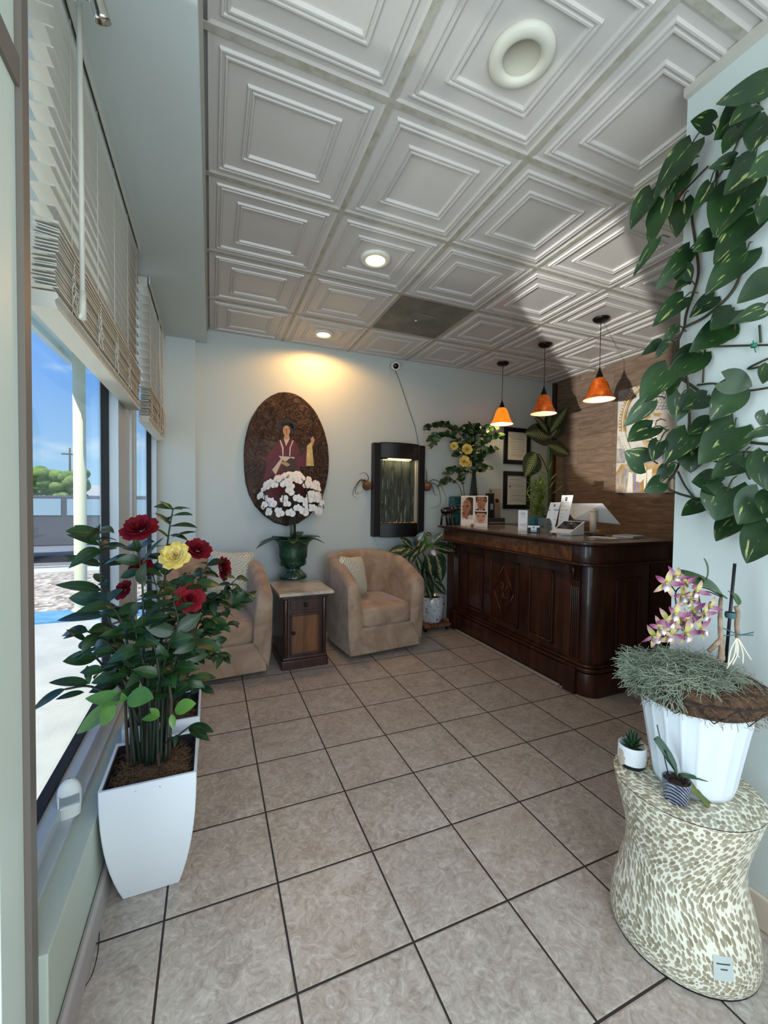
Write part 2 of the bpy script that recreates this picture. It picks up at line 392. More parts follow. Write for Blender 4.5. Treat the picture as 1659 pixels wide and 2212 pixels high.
w = MB(); w.box(-.11, 2.15, YB - .014, YB - .0005, 0, .1); struct('baseboard_back', w, white_trim, bevel=.005)
w = MB(); w.box(XN - .022, XN, YF, YN, H - .03, H); struct('trim_5', w, mat('cornice', '#b9b5ac', .5))

# ceiling of moulded tiles on a T-bar grid
import bmesh
def tile_fn(m, t, n, l, b, co):
    z = tex(n, l, 'Noise', co.outputs['Object'], 300, Detail=2); add_bump(n, l, b, z.outputs[0], .06, .003)
ceil_m = mat('ceiling_tile', '#c2bdb8', .3, fn=tile_fn, spec=.5)
tbar_m = mat('ceiling_tbar', '#aaa69a', .55, noise=(25, '#969080', .45, .7))
T = .6096; X0 = -.0226; Y1 = 1.3905
prof = [(.012, 0), (.022, .004), (.045, .004), (.049, -.005), (.055, -.005), (.058, .001), (.063, .001), (.066, -.006), (.072, -.006), (.076, .004), (.136, .004), (.140, -.005), (.146, -.005), (.149, .001), (.154, .001), (.157, -.005), (.163, -.005), (.168, .006)]
def tile_geo(mb, x, y, flat=False):
    cx, cy = x + T / 2, y + T / 2; v = []; f = []
    pr = prof[:2] if flat else prof
    for ins, dz in pr:
        h = T / 2 - ins
        v += [(cx - h, cy - h, H + dz), (cx + h, cy - h, H + dz), (cx + h, cy + h, H + dz), (cx - h, cy + h, H + dz)]
    for k in range(len(pr) - 1):
        for i in range(4):
            j = (i + 1) % 4; f.append((k * 4 + i, (k + 1) * 4 + i, (k + 1) * 4 + j, k * 4 + j))
    k = len(pr) - 1; f.append((k * 4 + 3, k * 4 + 2, k * 4 + 1, k * 4))
    mb.add(v, f, 0)
bmc = bmesh.new()
def clipped(x0, x1, y0, y1, vent=None):
    mb = MB()
    for i in range(-1, 8):
        for j in range(-5, 5):
            x, y = X0 + i * T, Y1 + j * T
            if x + T <= x0 + .01 or x >= x1 - .01 or y + T <= y0 + .01 or y >= y1 - .01: continue
            if (i, j) == (2, 2): continue
            tile_geo(mb, x, y)
    for i in range(0, 8):
        x = X0 + i * T
        if x0 < x < x1: mb.box(x - .012, x + .012, y0, y1, H - .001, H + .002, 1)
    for j in range(-5, 5):
        y = Y1 + j * T
        if y0 < y < y1: mb.box(x0, x1, y - .012, y + .012, H - .0014, H + .0019, 1)
    me = bpy.data.meshes.new('tmp'); me.from_pydata(mb.v, [], mb.f); me.polygons.foreach_set('material_index', mb.m)
    bm = bmesh.new(); bm.from_mesh(me); bpy.data.meshes.remove(me)
    for co_, no in (((x0, 0, 0), (-1, 0, 0)), ((x1, 0, 0), (1, 0, 0)), ((0, y0, 0), (0, -1, 0)), ((0, y1, 0), (0, 1, 0))):
        bmesh.ops.bisect_plane(bm, geom=bm.verts[:] + bm.edges[:] + bm.faces[:], plane_co=co_, plane_no=no, clear_outer=True)
    me2 = bpy.data.meshes.new('t2'); bm.to_mesh(me2); bmc.from_mesh(me2); bpy.data.meshes.remove(me2); bm.free()
clipped(-.022, XR, YN, YB); clipped(-.022, XN, YF, YN)
me = bpy.data.meshes.new('ceiling'); bmc.to_mesh(me)
me.materials.append(ceil_m); me.materials.append(tbar_m)
o = bpy.data.objects.new('ceiling', me); COL.objects.link(o); o['kind'] = 'structure'
w = MB(); w.box(-.6, XR + .2, YF - .1, YB + .2, H + .03, H + .1); struct('ceiling_deck', w, white_trim)['label'] = 'deck above the suspended ceiling'

# ---- outside the window
gz = -.06
def gravel_fn(m, t, n, l, b, co):
    z = tex(n, l, 'Voronoi', co.outputs['Object'], 14); c = ramp(n, l, z.outputs['Color'], [(.1, '#8a7868'), (.5, '#c9b9a6'), (.9, '#efe6da')]); l(c, b.inputs['Base Color']); add_bump(n, l, b, z.outputs[0], .8, .05)
conc = mat('sidewalk', '#cfcfc6', .8, noise=(3, '#bdbeb8', .4, .7), bump=(60, .2))
w = MB(); w.box(-9, -.52, -6, 5.2, gz - .3, gz); tag(struct('path_outside', w, conc), 'pale concrete walkway outside the window')
w = MB(); w.box(-9, -.52, 5.201, 5.68, gz - .3, gz + .02); tag(struct('curb_outside', w, mat('blue_paint', '#5f9ccb', .7, noise=(8, '#7fb4da', .4, .7))), 'blue painted curb beyond the walkway')
w = MB(); w.box(-9, .5, 5.681, 8.6, gz - .3, gz - .01); tag(struct('gravel_bed', w, mat('gravel', '#c9b9a6', .95, fn=gravel_fn)), 'bed of pale gravel beyond the blue curb')
w = MB(); w.box(-12, .5, 8.601, 9.1, gz - .3, gz + .02); tag(struct('far_curb', w, mat('pale_concrete', '#dcdad2', .8)), 'pale concrete curb beyond the gravel bed')
w = MB(); w.box(-70, 4, 9.101, 90, gz - .3, gz - .05); tag(struct('road', w, mat('asphalt', '#85868a', .9, noise=(2, '#74757a', .4, .6))), 'grey parking lot surface')
w = MB(); w.box(-9, 0, 9.75, 9.83, gz - .05, gz - .045); tag(struct('parking_line', w, white_trim), 'white painted line on the parking lot')
w = MB(); w.box(-1.5, -.5, -3, 6, 2.86, 3.1); w.box(-1.56, -1.5, -3, 6, 2.8, 3.12); tag(struct('canopy_outside', w, mat('soffit_out', '#b8c4c0', .7)), 'walkway canopy outside the window')
cl = thing('porch_column', (-1.34, 5.55, gz + .02), 'round cream column holding the walkway canopy outside the window', 'column')
w = MB(); w.lathe([(.0, 0), (.063, 0), (.06, .02), (.06, 2.9), (0, 2.9)], (-1.34, 5.55, gz + .02), 24); w.build('column_shaft', mat('cream_column', '#e8e4c4', .6), cl)
w = MB(); w.lathe([(.0, .0), (.085, 0), (.085, .03), (.06, .05)], (-1.34, 5.55, gz + .02), 24); w.build('column_base', mat('cream_column', '#e8e4c4', .6), cl)
# parked car
car = thing('parked_car', (-2.6, 11.0, gz - .05), 'dark grey parked sport utility car seen through the window', 'car')
paint_car = mat('car_paint', '#5c5b60', .25, .3, coat=.6); dk = mat('tyre', '#1b1b1c', .8); win = mat('car_window', '#9fb7c2', .08, 0, spec=.9)
def carp(pts, y0, y1, nm, m, bev=.03):
    w = MB(); z0 = gz - .05
    pts3 = [(x - 2.6, z + z0) for x, z in pts]; n = len(pts3)
    w.add([(x, y0, z) for x, z in pts3] + [(x, y1, z) for x, z in pts3], [tuple(range(n)), tuple(range(n, 2 * n))[::-1]] + [(i, i + n, (i + 1) % n + n, (i + 1) % n) for i in range(n)])
    return w.build(nm, m, car, bevel=bev)
carp([(-2.2, .35), (-2.2, .85), (-1.3, .95), (-.75, 1.36), (1.4, 1.38), (1.95, .98), (2.25, .9), (2.25, .35)], 10.2, 11.9, 'body', paint_car)
for a in ([(-1.12, .97), (-.7, 1.3), (-.18, 1.3), (-.18, .97)], [(-.08, .97), (-.08, 1.3), (.62, 1.3), (.62, .97)], [(.72, .97), (.72, 1.3), (1.3, 1.3), (1.62, .97)]):
    carp(a, 10.185, 10.21, 'window', win, 0)
for x in (-1.45, 1.5):
    w = MB(); w.cyl((x - 2.6, 10.16, gz + .27), (x - 2.6, 10.4, gz + .27), .32, seg=24); wh = w.build('wheel', dk, car)
wb = MB(); wb.box(-34, -12, 60, 66, gz - .05, 2.6); tag(wb.build('long_building', mat('render_white', '#e6e2da', .8)), 'long low white building far beyond the parking lot', 'building')
def blob(c, r, seed):
    rr = random.Random(seed); w = MB()
    for k in range(60):
        q = (c[0] + rr.uniform(-1, 1) * r[0], c[1] + rr.uniform(-.5, .5) * r[1], c[2] + rr.uniform(-.1, 1) * r[2]); s_ = rr.uniform(.12, .28) * r[2]
        w.lathe([(s_ * sin(pi * i / 6) * 1.4 + .001, -s_ * cos(pi * i / 6)) for i in range(7)], q, 8)
    return w
tm = mat('tree_green', '#5f7d3c', .9, noise=(3, '#8a9f52', .4, .65), bump=(6, .8))
for i, (x, y, sx, h, lb) in enumerate(((-11.2, 40, 1.9, 1.9, 'bushy green tree left of the column, in front of the white building'), (-15.5, 46, 2.8, 1.7, 'low grey-green tree at the far left of the window view'))):
    t_ = thing('distant_tree', (x, y, gz - .05), lb, 'tree'); blob((x, y, 1.3), (sx, 1, h), i + 3).build('tree_crown', tm, t_)
    w = MB(); w.cyl((x, y, gz - .05), (x, y, 1.4), .12); w.build('tree_trunk', mat('bark', '#5d4e40', .9), t_)
t_ = thing('utility_pole', (-13.4, 52, gz - .05), 'thin utility pole rising behind the green tree', 'pole')
w = MB(); w.cyl((-13.4, 52, gz - .05), (-13.4, 52, 6.2), .12, .08); w.build('pole_shaft', mat('bark', '#5d4e40', .9), t_)
w = MB(); w.box(-14.1, -12.7, 51.95, 52.05, 5.5, 5.62); w.build('cross_arm', mat('bark', '#5d4e40', .9), t_)
# ------------------------------------------------------------------ furniture
def suede_fn(m, t, n, l, b, co):
    z = tex(n, l, 'Noise', co.outputs['Object'], 5, Detail=6, Roughness=.6, Distortion=.8)
    c = ramp(n, l, z.outputs[0], [(.35, '#8f7763'), (.5, '#a38a74'), (.65, '#b29a84')]); l(c, b.inputs['Base Color'])
    z2 = tex(n, l, 'Noise', co.outputs['Object'], 260, Detail=2); add_bump(n, l, b, z2.outputs[0], .15, .003)
suede = mat('tan_suede', '#a38a74', .9, fn=suede_fn, sheen=.35, spec=.2)
black = mat('black_plastic', '#121214', .5)

def armchair(loc, rz, label):
    r = thing('barrel_armchair', loc, label, 'armchair', rz, 'tan barrel armchairs')
    Wd, Dp = .345, .70; th = .095
    def path(u):
        # U shape seen from above: left arm front -> back -> right arm front (local: front at y=0, back at y=+Dp)
        k = .30
        if u < k: t = u / k; return Vector((-Wd, lerp(0, Dp - Wd, t), 0)), Vector((-1, 0, 0))
        if u > 1 - k: t = (1 - u) / k; return Vector((Wd, lerp(0, Dp - Wd, t), 0)), Vector((1, 0, 0))
        a = pi - pi * (u - k) / (1 - 2 * k); c_, s_ = cos(a), sin(a); e = 2 / 2.5
        x = math.copysign(abs(c_) ** e, c_) * Wd; y = Dp - Wd + abs(s_) ** e * Wd
        nn = Vector((math.copysign(abs(c_) ** 1.2, c_), abs(s_) ** 1.2, 0)).normalized(); return Vector((x, y, 0)), nn
    def top(u): a = abs(u - .5) * 2; return .60 + .175 * (1 - a ** 2.2)
    sec = []
    def sec_pts(u):
        p, n = path(u); tp = top(u); fl = .0
        o = []
        for off, z in ((-.028, .035), (-.008, .16), (0, .30), (.004, .45), (.006, tp - .06), (.002, tp - .022), (-.02, tp - .004), (-.05, tp), (-.078, tp - .01), (-th, tp - .03), (-th - .008, tp - .08), (-th - .02, .44), (-th - .03, .30), (-th - .03, .22)):
            o.append(p + n * off + Vector((0, 0, z)))
        return o
    N = 44; w = MB(); v = []; f = []
    rows = [sec_pts(i / N) for i in range(N + 1)]; K = len(rows[0])
    for q in rows: v += q
    for i in range(N):
        for k in range(K - 1): f.append((i * K + k, (i + 1) * K + k, (i + 1) * K + k + 1, i * K + k + 1))
    w.add(v, f, 0, True)
    for i, fl in ((0, False), (N, True)):  # rounded arm fronts
        base = [Vector(p) for p in rows[i]]; m_ = [p + Vector((0, -.012, 0)) for p in base]; c = sum(m_, Vector()) / K
        m_ = [p + (Vector((c.x, p.y, c.z)) - p) * .12 for p in m_]
        vv = base + m_; ff = [(k, k + 1, K + k + 1, K + k) if fl else (k + 1, k, K + k, K + k + 1) for k in range(K - 1)] + [tuple(range(K, 2 * K)) if fl else tuple(range(K, 2 * K))[::-1]]
        w.add(vv, ff, 0, True)
    w.build('upholstered_shell', suede, r, world=False)
    # base box under the seat
    w = MB(); pts = []
    for i in range(N + 1):
        p, n = path(i / N); pts.append(((p + n * -.03).x, max(.0, (p + n * -.03).y)))
    w.prism([(x * .995, y) for x, y in pts], .035, .245); w.build('base', suede, r, world=False, bevel=.012, bseg=3)
    w = MB()
    def cush(u, vv):
        a = 2 * pi * u; e = 2 / 7
        x = math.copysign(abs(cos(a)) ** e, cos(a)) * .235; y = math.copysign(abs(sin(a)) ** e, sin(a)) * .28
        pr = [(0, 0), (.93, 0), (.985, .012), (1, .03), (1, .12), (.985, .14), (.93, .152), (.5, .163), (0, .166)]; k = vv * (len(pr) - 1); rr, z = pr[int(round(k))]
        return Vector((x * rr, y * rr + .27, z + .245))
    w.grid(cush, 56, 8, closeu=True, uvs=False); w.build('seat_cushion', suede, r, world=False)
    w = MB(); w.lathe([(0, 0), (.24, 0), (.24, .035), (0, .035)], (0, .34, 0), 28); w.build('swivel_base', black, r, world=False)
    return r
armchair((1.309, 3.04, 0), .115, 'tan suede barrel armchair on the right, between the small cabinet and the counter')
armchair((.052, 2.945, 0), .075, 'tan suede barrel armchair on the left, behind the rose plant by the window')

def leafprint_fn(m, t, n, l, b, co):
    v = tex(n, l, 'Voronoi', mapping(n, l, co.outputs['UV'], scale=(5, 9, 1), rot=(0, 0, .5)), 2.4)
    wv = tex(n, l, 'Wave', mapping(n, l, co.outputs['UV'], rot=(0, 0, .8)), 7, Distortion=9, Detail=3)
    k = math_node(n, l, 'GREATER_THAN', wv.outputs['Fac'] if 'Fac' in wv.outputs else wv.outputs[1], .55)
    c = mixc(n, l, k, '#d9d3c4', ramp(n, l, v.outputs['Color'], [(.2, '#8f9a86'), (.6, '#a9aa98'), (.9, '#9aa7a0')])); l(c, b.inputs['Base Color'])
fabric = mat('leaf_print_fabric', '#d3cdbd', .9, fn=leafprint_fn, sheen=.2)
def pillow(loc, rz, tiltx, label, s=.36, roll=0):
    w = MB(); M_ = Matrix.Rotation(rz, 4, 'Z') @ Matrix.Rotation(tiltx, 4, 'X') @ Matrix.Rotation(roll, 4, 'Y')
    for sg in (1, -1):
        def fn(u, v, sg=sg):
            a, b_ = u * 2 - 1, v * 2 - 1; k = (1 - abs(a) ** 3) * (1 - abs(b_) ** 3); pin = 1 - .07 * (1 - abs(a * b_))
            return M_ @ Vector((a * s / 2 * pin, -sg * .062 * k ** .5, b_ * s / 2 * pin)) + Vector(loc)
        w.grid(fn, 14, 14)
        if sg < 0: pass
    o = w.build('throw_pillow', fabric, None); return tag(o, label, 'pillow', 'leaf print throw pillows')
q = at_y(763, 1243, 3.33); pillow((q.x, q.y, q.z + .0), radians(38), -.28, 'cream leaf-print pillow leaning in the right armchair', .33, .12)
q = at_y(497, 1238, 3.42); pillow((q.x, q.y, q.z), radians(-6), -.28, 'pale leaf-print pillow in the left armchair, half hidden by roses', .34, .05)

# small cabinet used as end table
def darkwood_fn(c1, c2, c3, sc=1.0):
    def fn(m, t, n, l, b, co):
        z = tex(n, l, 'Noise', mapping(n, l, co.outputs['Object'], scale=(14 * sc, 14 * sc, 1.6 * sc)), 2, Detail=6, Roughness=.6, Distortion=.6)
        l(ramp(n, l, z.outputs[0], [(.3, c1), (.5, c2), (.72, c3)]), b.inputs['Base Color'])
    return fn
cabw = mat('cabinet_wood', '#3a2219', .38, fn=darkwood_fn('#22130f', '#382019', '#4d2f22'), coat=.3)
cabd = mat('cabinet_door_wood', '#6b4426', .4, fn=darkwood_fn('#4b2d1a', '#6b4526', '#82562f'), coat=.3)
def marble_fn(m, t, n, l, b, co):
    z = tex(n, l, 'Noise', co.outputs['Object'], 4, Detail=8, Distortion=1.5)
    l(ramp(n, l, z.outputs[0], [(.35, '#8f877c'), (.5, '#bcb3a6'), (.7, '#d0c8bc')]), b.inputs['Base Color'])
marble = mat('marble', '#bcb3a6', .25, fn=marble_fn)
TX0, TX1, TY0, TY1 = .478, .80, 3.03, 3.42; TZ = .565
cb = thing('end_table', ((TX0 + TX1) / 2, (TY0 + TY1) / 2, 0), 'small dark wood cabinet with pale marble top between the armchairs', 'end table', .03)
def cw(): return MB()
cx = .161
w = cw(); w.box(-cx, cx, -.19, .2, .07, TZ - .03); w.box(-cx - .012, cx + .012, -.207, .21, 0, .065); w.box(-cx - .004, cx + .004, -.2, .2, .065, .085)
w.box(-cx - .008, cx + .008, -.2, .205, TZ - .05, TZ - .022)
for sx in (-1, 1): w.cyl((sx * (cx - .018), -.19, .085), (sx * (cx - .018), -.19, TZ - .05), .016, seg=12)
w.build('cabinet_body', cabw, cb, world=False, bevel=.004)
w = cw(); w.box(-cx - .035, cx + .045, -.235, .27, TZ - .022, TZ); w.build('marble_top', marble, cb, world=False, bevel=.003)
w = cw(); w.box(-.112, .112, -.198, -.188, .43, .505); dr_ = w.build('drawer', cabw, cb, world=False, bevel=.004)
w = cw(); w.lathe([(0, 0), (.006, 0), (.006, .01), (.014, .016), (.012, .024), (0, .026)], (0, 0, 0), 12, M=Matrix.Translation((0, -.198, .468)) @ Matrix.Rotation(radians(90), 4, 'X')); k = w.build('knob', black, dr_, world=False)
w = cw(); w.box(-.112, .112, -.198, -.188, .1, .405); d2 = w.build('cabinet_door', cabd, cb, world=False, bevel=.004)
w = cw()
for a in ((-.112, .112, .1, .118), (-.112, .112, .388, .405), (-.112, -.098, .1, .405), (.098, .112, .1, .405)): w.box(a[0], a[1], -.204, -.196, a[2], a[3])
w.build('door_molding', cabw, d2, world=False, bevel=.003)
w = cw(); w.lathe([(0, 0), (.006, 0), (.006, .01), (.014, .016), (.012, .024), (0, .026)], (0, 0, 0), 12, M=Matrix.Translation((-.09, -.2, .27)) @ Matrix.Rotation(radians(90), 4, 'X')); w.build('knob', black, d2, world=False)

# urn with white orchids
ub = at_z(632, 1248, TZ); ux, uy = ub.x, ub.y
urn = thing('orchid_urn', (ux, uy, TZ), 'dark green glazed urn full of white orchids standing on the marble top', 'potted plant')
glaze = mat('green_glaze', '#12382a', .14, noise=(9, '#1f5a3c', .45, .75), bump=(70, .5), coat=.8)
w = MB(); fl = lambda a, z: 1 + (.035 * cos(a * 18) if (.02 < z < .1 or .1 < z < .14) else 0)
w.lathe([(0, 0), (.118, 0), (.121, .012), (.112, .03), (.085, .055), (.063, .075), (.062, .09), (.08, .102), (.108, .115), (.116, .14), (.113, .165), (.122, .172), (.125, .2), (.128, .26), (.135, .29), (.152, .315), (.176, .333), (.18, .34), (.172, .342), (.15, .325), (.13, .3), (0, .3)], (ux, uy, TZ), 72, rad=fl)
w.build('urn', glaze, urn)
w = MB(); w.lathe([(0, .31), (.13, .305)], (ux, uy, TZ), 20); w.build('potting_moss', mat('moss_brown', '#4a3a28', .95, bump=(80, 1)), urn)
leafg = mat('orchid_leaf', '#1f3a22', .35, noise=(6, '#2d5230', .4, .7), coat=.2)
w = MB()
for a, L_, dr2 in ((200, .30, .55), (160, .26, .5), (215, .22, .2), (345, .24, .5), (20, .26, .35), (320, .2, .2), (260, .22, .4), (290, .2, .5), (60, .2, .1)):
    a = radians(a); w.leaf((ux + .03 * cos(a), uy + .03 * sin(a), TZ + .32), (cos(a), sin(a), .45), (0, 0, 1), L_, .085, dr2, .25, 'strap', 8)
w.v = [(a, min(b_, 3.775), c) for a, b_, c in w.v]; w.build('orchid_leaves', leafg, urn, solid=.002)
rr = random.Random(4); flow = []
cen = Vector((ux, uy, TZ + .60))
stem = MB()
for k in range(8):
    a = 2 * pi * k / 8 + .3; e_ = cen + Vector((cos(a) * .24, min(sin(a), .6) * .24, .08))
    stem.tube(curve([(ux + .02 * cos(a), uy + .02 * sin(a), TZ + .3), (ux + .04 * cos(a), uy + .04 * sin(a), TZ + .75), (ux + .14 * cos(a), uy + .14 * sin(a), TZ + .85), tuple(e_ + Vector((0, 0, .06))), tuple(e_ + Vector((.03 * cos(a), .03 * sin(a), -.08)))], 5), .0035, 5)
stem.cyl((ux + .01, uy - .03, TZ + .31), (ux + .01, uy - .03, TZ + .80), .008, seg=8)
stem.build('flower_stems', mat('stem_green', '#24331f', .5), urn)
white_petal = mat('orchid_petal', '#f1eeec', .45, spec=.3, sheen=.1); yel = mat('orchid_lip', '#e6d9b8', .5)
def orchid_flower(parent, mats=(white_petal, yel), s=.038):
    w = MB()
    for a, L_, W_, sh in ((0, 1, 1.15, 'round'), (180, 1, 1.15, 'round'), (90, .95, .75, 'ovate'), (222, .9, .7, 'ovate'), (318, .9, .7, 'ovate')):
        a = radians(a); w.leaf((0, 0, 0 if sh == 'round' else -.002), (cos(a), sin(a), .15), (0, 0, 1), L_ * s, W_ * s, .15, .08, sh, 6)
    w.leaf((0, -.1 * s, .1 * s), (0, -.8, .7), (0, .7, .7), .5 * s, .4 * s, .5, .5, 'ovate', 5, mi=1)
    w.lathe([(0, .02), (.06, .05), (.08, .15), (0, .25)], (0, 0, 0), 8, mi=1, M=Matrix.Scale(s, 4))
    return w
proto = None; n_f = 0
for k in range(400):
    ph = rr.uniform(0, 2 * pi); th_ = rr.uniform(.02, 1.0) ** .75 * 2.1
    d = Vector((sin(th_) * cos(ph), sin(th_) * sin(ph), cos(th_)))
    rad = rr.uniform(.9, 1.06)
    p = cen + Vector((d.x * .262, d.y * .25, d.z * .225 + .06)) * rad
    if (d.y > .25 and d.z < .8) or d.z < -.45 or n_f >= 98: continue
    n_f += 1
    p.y = min(p.y, 3.73)
    face = (Vector((d.x, d.y, d.z * .35 + .1)) + Vector((-.1, -.7, .1))).normalized()
    if proto is None: proto = orchid_flower(urn).build('orchid_flower', [white_petal, yel], urn, world=False); o = proto
    else: o = proto.copy(); COL.objects.link(o); o.parent = urn
    o.location = p - Vector((ux, uy, TZ)); o.rotation_euler = face.to_track_quat('Z', 'Y').to_euler(); o.rotation_euler.rotate_axis('Z', rr.uniform(-.7, .7)); sc = rr.uniform(.85, 1.15); o.scale = (sc, sc, sc)

# ------------------------------------------------------------------ reception counter
cw1 = mat('counter_wood', '#3a1d12', .34, fn=darkwood_fn('#1d0c07', '#35170c', '#4f2613', .7), coat=.25, spec=.4)
burl_fn = lambda m, t, n, l, b, co: l(ramp(n, l, tex(n, l, 'Noise', co.outputs['Object'], 14, Detail=7, Roughness=.65, Distortion=1.2).outputs[0], [(.32, '#2e170c'), (.5, '#54301a'), (.7, '#7d5028')]), b.inputs['Base Color'])
burl = mat('burl_veneer', '#54301a', .28, fn=burl_fn, coat=.3)
CT = 1.0
ct = thing('reception_counter', (2.5, 2.72, 0), 'dark carved wooden reception counter with fluted pilasters and rounded corner', 'counter')
BX0, BX1, BY0, BY1 = 2.225, 2.76, 1.905, 3.53
def rounded_rect(x0, x1, y0, y1, r, seg=10):
    """near-left corner rounded, others square"""
    o = [(x0 + r - r * cos(a), y0 + r - r * sin(a)) for a in [pi / 2 * i / seg for i in range(seg + 1)]]
    return o + [(x1, y0), (x1, y1), (x0, y1)]
w = MB(); w.prism(rounded_rect(BX0, BX1, BY0, BY1, .085, 14), .1, .86, smooth=True)
w.build('counter_body', cw1, ct, bevel=.002)
w = MB(); w.prism(rounded_rect(BX0 - .03, BX1 + .01, BY0 - .03, BY1 + .01, .1, 14), 0, .15, smooth=True); w.prism(rounded_rect(BX0 - .02, BX1 + .005, BY0 - .02, BY1, .098, 14), .15, .162, smooth=True)
w.prism(rounded_rect(BX0 - .034, BX1 + .005, BY0 - .034, BY1, .11, 14), .162, .182, smooth=True); w.prism(rounded_rect(BX0 - .018, BX1 + .005, BY0 - .018, BY1, .095, 14), .182, .2, smooth=True)
w.build('plinth', cw1, ct, bevel=.005)
w = MB(); w.prism(rounded_rect(2.152, 2.87, 1.855, 3.60, .13, 16), .855, .972, smooth=True); w.build('fascia', cw1, ct, bevel=.003)
w = MB(); w.box(2.1485, 2.153, 2.0, 3.58, .868, .96); w.build('burl_band', burl, ct)
w = MB(); w.prism(rounded_rect(2.135, 2.885, 1.84, 3.615, .14, 16), .848, .862, smooth=True); w.build('fascia_molding', cw1, ct, bevel=.004)
w = MB()
for k, (o_, z0, z1) in enumerate(((.0, .972, .982), (-.035, .982, 1.0))): w.prism(rounded_rect(2.132 + o_, 2.885 - o_, 1.835 + o_, 3.61 - o_ * .7, .14 - o_, 18), z0, z1, smooth=True)
w.build('counter_top', cw1, ct, bevel=.008, bseg=3)
w = MB(); w.box(2.18, 2.84, 1.95, 3.57, .9985, 1.0035); w.build('glass_pad', mat('counter_glass', '#8a7f72', .12, spec=.7), ct, bevel=.001)
def frame_panel(axis, c, a0, a1, z0, z1, name, diamond=False):
    w = MB(); t_ = .016; d0, d1 = c - .012, c + .001
    def bx(u0, u1, v0, v1, e0=d0, e1=d1):
        if axis == 'x': w.box(e0, e1, u0, u1, v0, v1)
        else: w.box(u0, u1, e0, e1, v0, v1)
    bx(a0, a1, z0, z0 + t_); bx(a0, a1, z1 - t_, z1); bx(a0, a0 + t_, z0, z1); bx(a1 - t_, a1, z0, z1)
    bx(a0 + .03, a1 - .03, z0 + .03, z1 - .03, c - .005, c + .001)
    o = w.build(name, cw1, ct, bevel=.005, bseg=3)
    if diamond:
        ca, cz = (a0 + a1) / 2, (z0 + z1) / 2; ra, rz_ = (a1 - a0) * .36, (z1 - z0) * .42
        w = MB()
        for s1, s2 in (((0, 1), (1, 0)), ((1, 0), (0, -1)), ((0, -1), (-1, 0)), ((-1, 0), (0, 1))):
            w.cyl((c - .008, ca + s1[0] * ra, cz + s1[1] * rz_), (c - .008, ca + s2[0] * ra, cz + s2[1] * rz_), .007, seg=6)
        for kk in range(5):
            w.tube(curve([(c - .008, ca + .05 * cos(kk * 1.25), cz + .08 * sin(kk * 1.25)), (c - .011, ca + .02 * cos(kk * 1.25 + .6), cz + .05 * sin(kk * 1.25 + .6)), (c - .008, ca, cz)], 4), [.012 * (1 - abs(i / 8 - .5)) for i in range(9)], 6)
        w.build('carved_diamond', cw1, o)
frame_panel('x', BX0, 2.215, 2.457, .25, .765, 'front_panel'); frame_panel('x', BX0, 2.575, 2.925, .25, .765, 'front_panel', True); frame_panel('x', BX0, 3.04, 3.29, .25, .765, 'front_panel')
frame_panel('y', BY0, 2.44, 2.665, .24, .755, 'end_panel')
def pilaster(y0, y1):
    w = MB(); w.box(BX0 - .012, BX0 + .01, y0, y1, .2, .86)
    n_ = 5
    for k in range(n_):
        y = lerp(y0 + .01, y1 - .01, k / (n_ - 1)); w.cyl((BX0 - .013, y, .225), (BX0 - .013, y, .695), .0056, seg=8)
    o = w.build('pilaster', cw1, ct, bevel=.002)
    w = MB(); w.box(BX0 - .02, BX0 + .01, y0 - .006, y1 + .006, .718, .73)
    w.box(BX0 - .02, BX0 + .01, y0 - .004, y1 + .004, .73, .85)
    c = (y0 + y1) / 2; r2 = random.Random(3)
    for sg in (-1, 1):
        for kk in range(4):
            z = .745 + kk * .026; pts = []
            for i in range(9):
                a = i / 8 * 4.4; rr_ = .018 * (1 - i / 11); pts.append((BX0 - .022 - .006 * sin(i / 8 * pi), c + sg * (.012 + .004 * kk + rr_ * (1 - cos(a))), z + rr_ * sin(a)))
            w.tube(pts, .0038, 5)
    w.cyl((BX0 - .024, c, .735), (BX0 - .034, c, .845), .006, .012, seg=6)
    w.build('carved_capital', cw1, o)
    w = MB(); w.box(BX0 - .052, BX0, y0 - .01, y1 + .01, 0, .165); w.box(BX0 - .045, BX0, y0 - .006, y1 + .006, .165, .18); w.build('pilaster_base', cw1, o, bevel=.003)
pilaster(1.985, 2.065); pilaster(3.42, 3.5)
w = MB(); w.box(2.176, 2.19, 2.11, 3.4, 0, .012); struct('trim_6', w, mat('pale_strip', '#9a948c', .6)); 

# ------------------------------------------------------------------ drum table on the right
def shell_fn(m, t, n, l, b, co):
    v = mapping(n, l, co.outputs['UV'], scale=(1, 1, 1))
    dn = tex(n, l, 'Noise', v, 1.6, Detail=1); ad = n.new('ShaderNodeMix'); ad.data_type = 'VECTOR'; ad.inputs[0].default_value = .22
    l(v, ad.inputs[4]); l(dn.outputs['Color'], ad.inputs[5])
    q = mapping(n, l, ad.outputs[1], rot=(0, 0, .45), scale=(92, 30, 1))
    vc = tex(n, l, 'Voronoi', q, 1.35, Randomness=.62)
    c = ramp(n, l, vc.outputs['Color'], [(.1, '#847a63'), (.5, '#9c937b'), (.9, '#ada58e')])
    k = n.new('ShaderNodeMapRange'); l(vc.outputs['Distance'], k.inputs[0]); k.inputs[1].default_value = .545; k.inputs[2].default_value = .475
    l(mixc(n, l, k.outputs[0], '#e0dcc8', c), b.inputs['Base Color']); add_bump(n, l, b, k.outputs[0], .25, .002)
shell = mat('capiz_inlay', '#cfc7ae', .3, fn=shell_fn, coat=.2)
SX, SY, SR, SZ = 1.27, .752, .181, .44
st = thing('drum_table', (SX, SY, 0), 'hourglass drum table covered in cream shell inlay at lower right', 'side table')
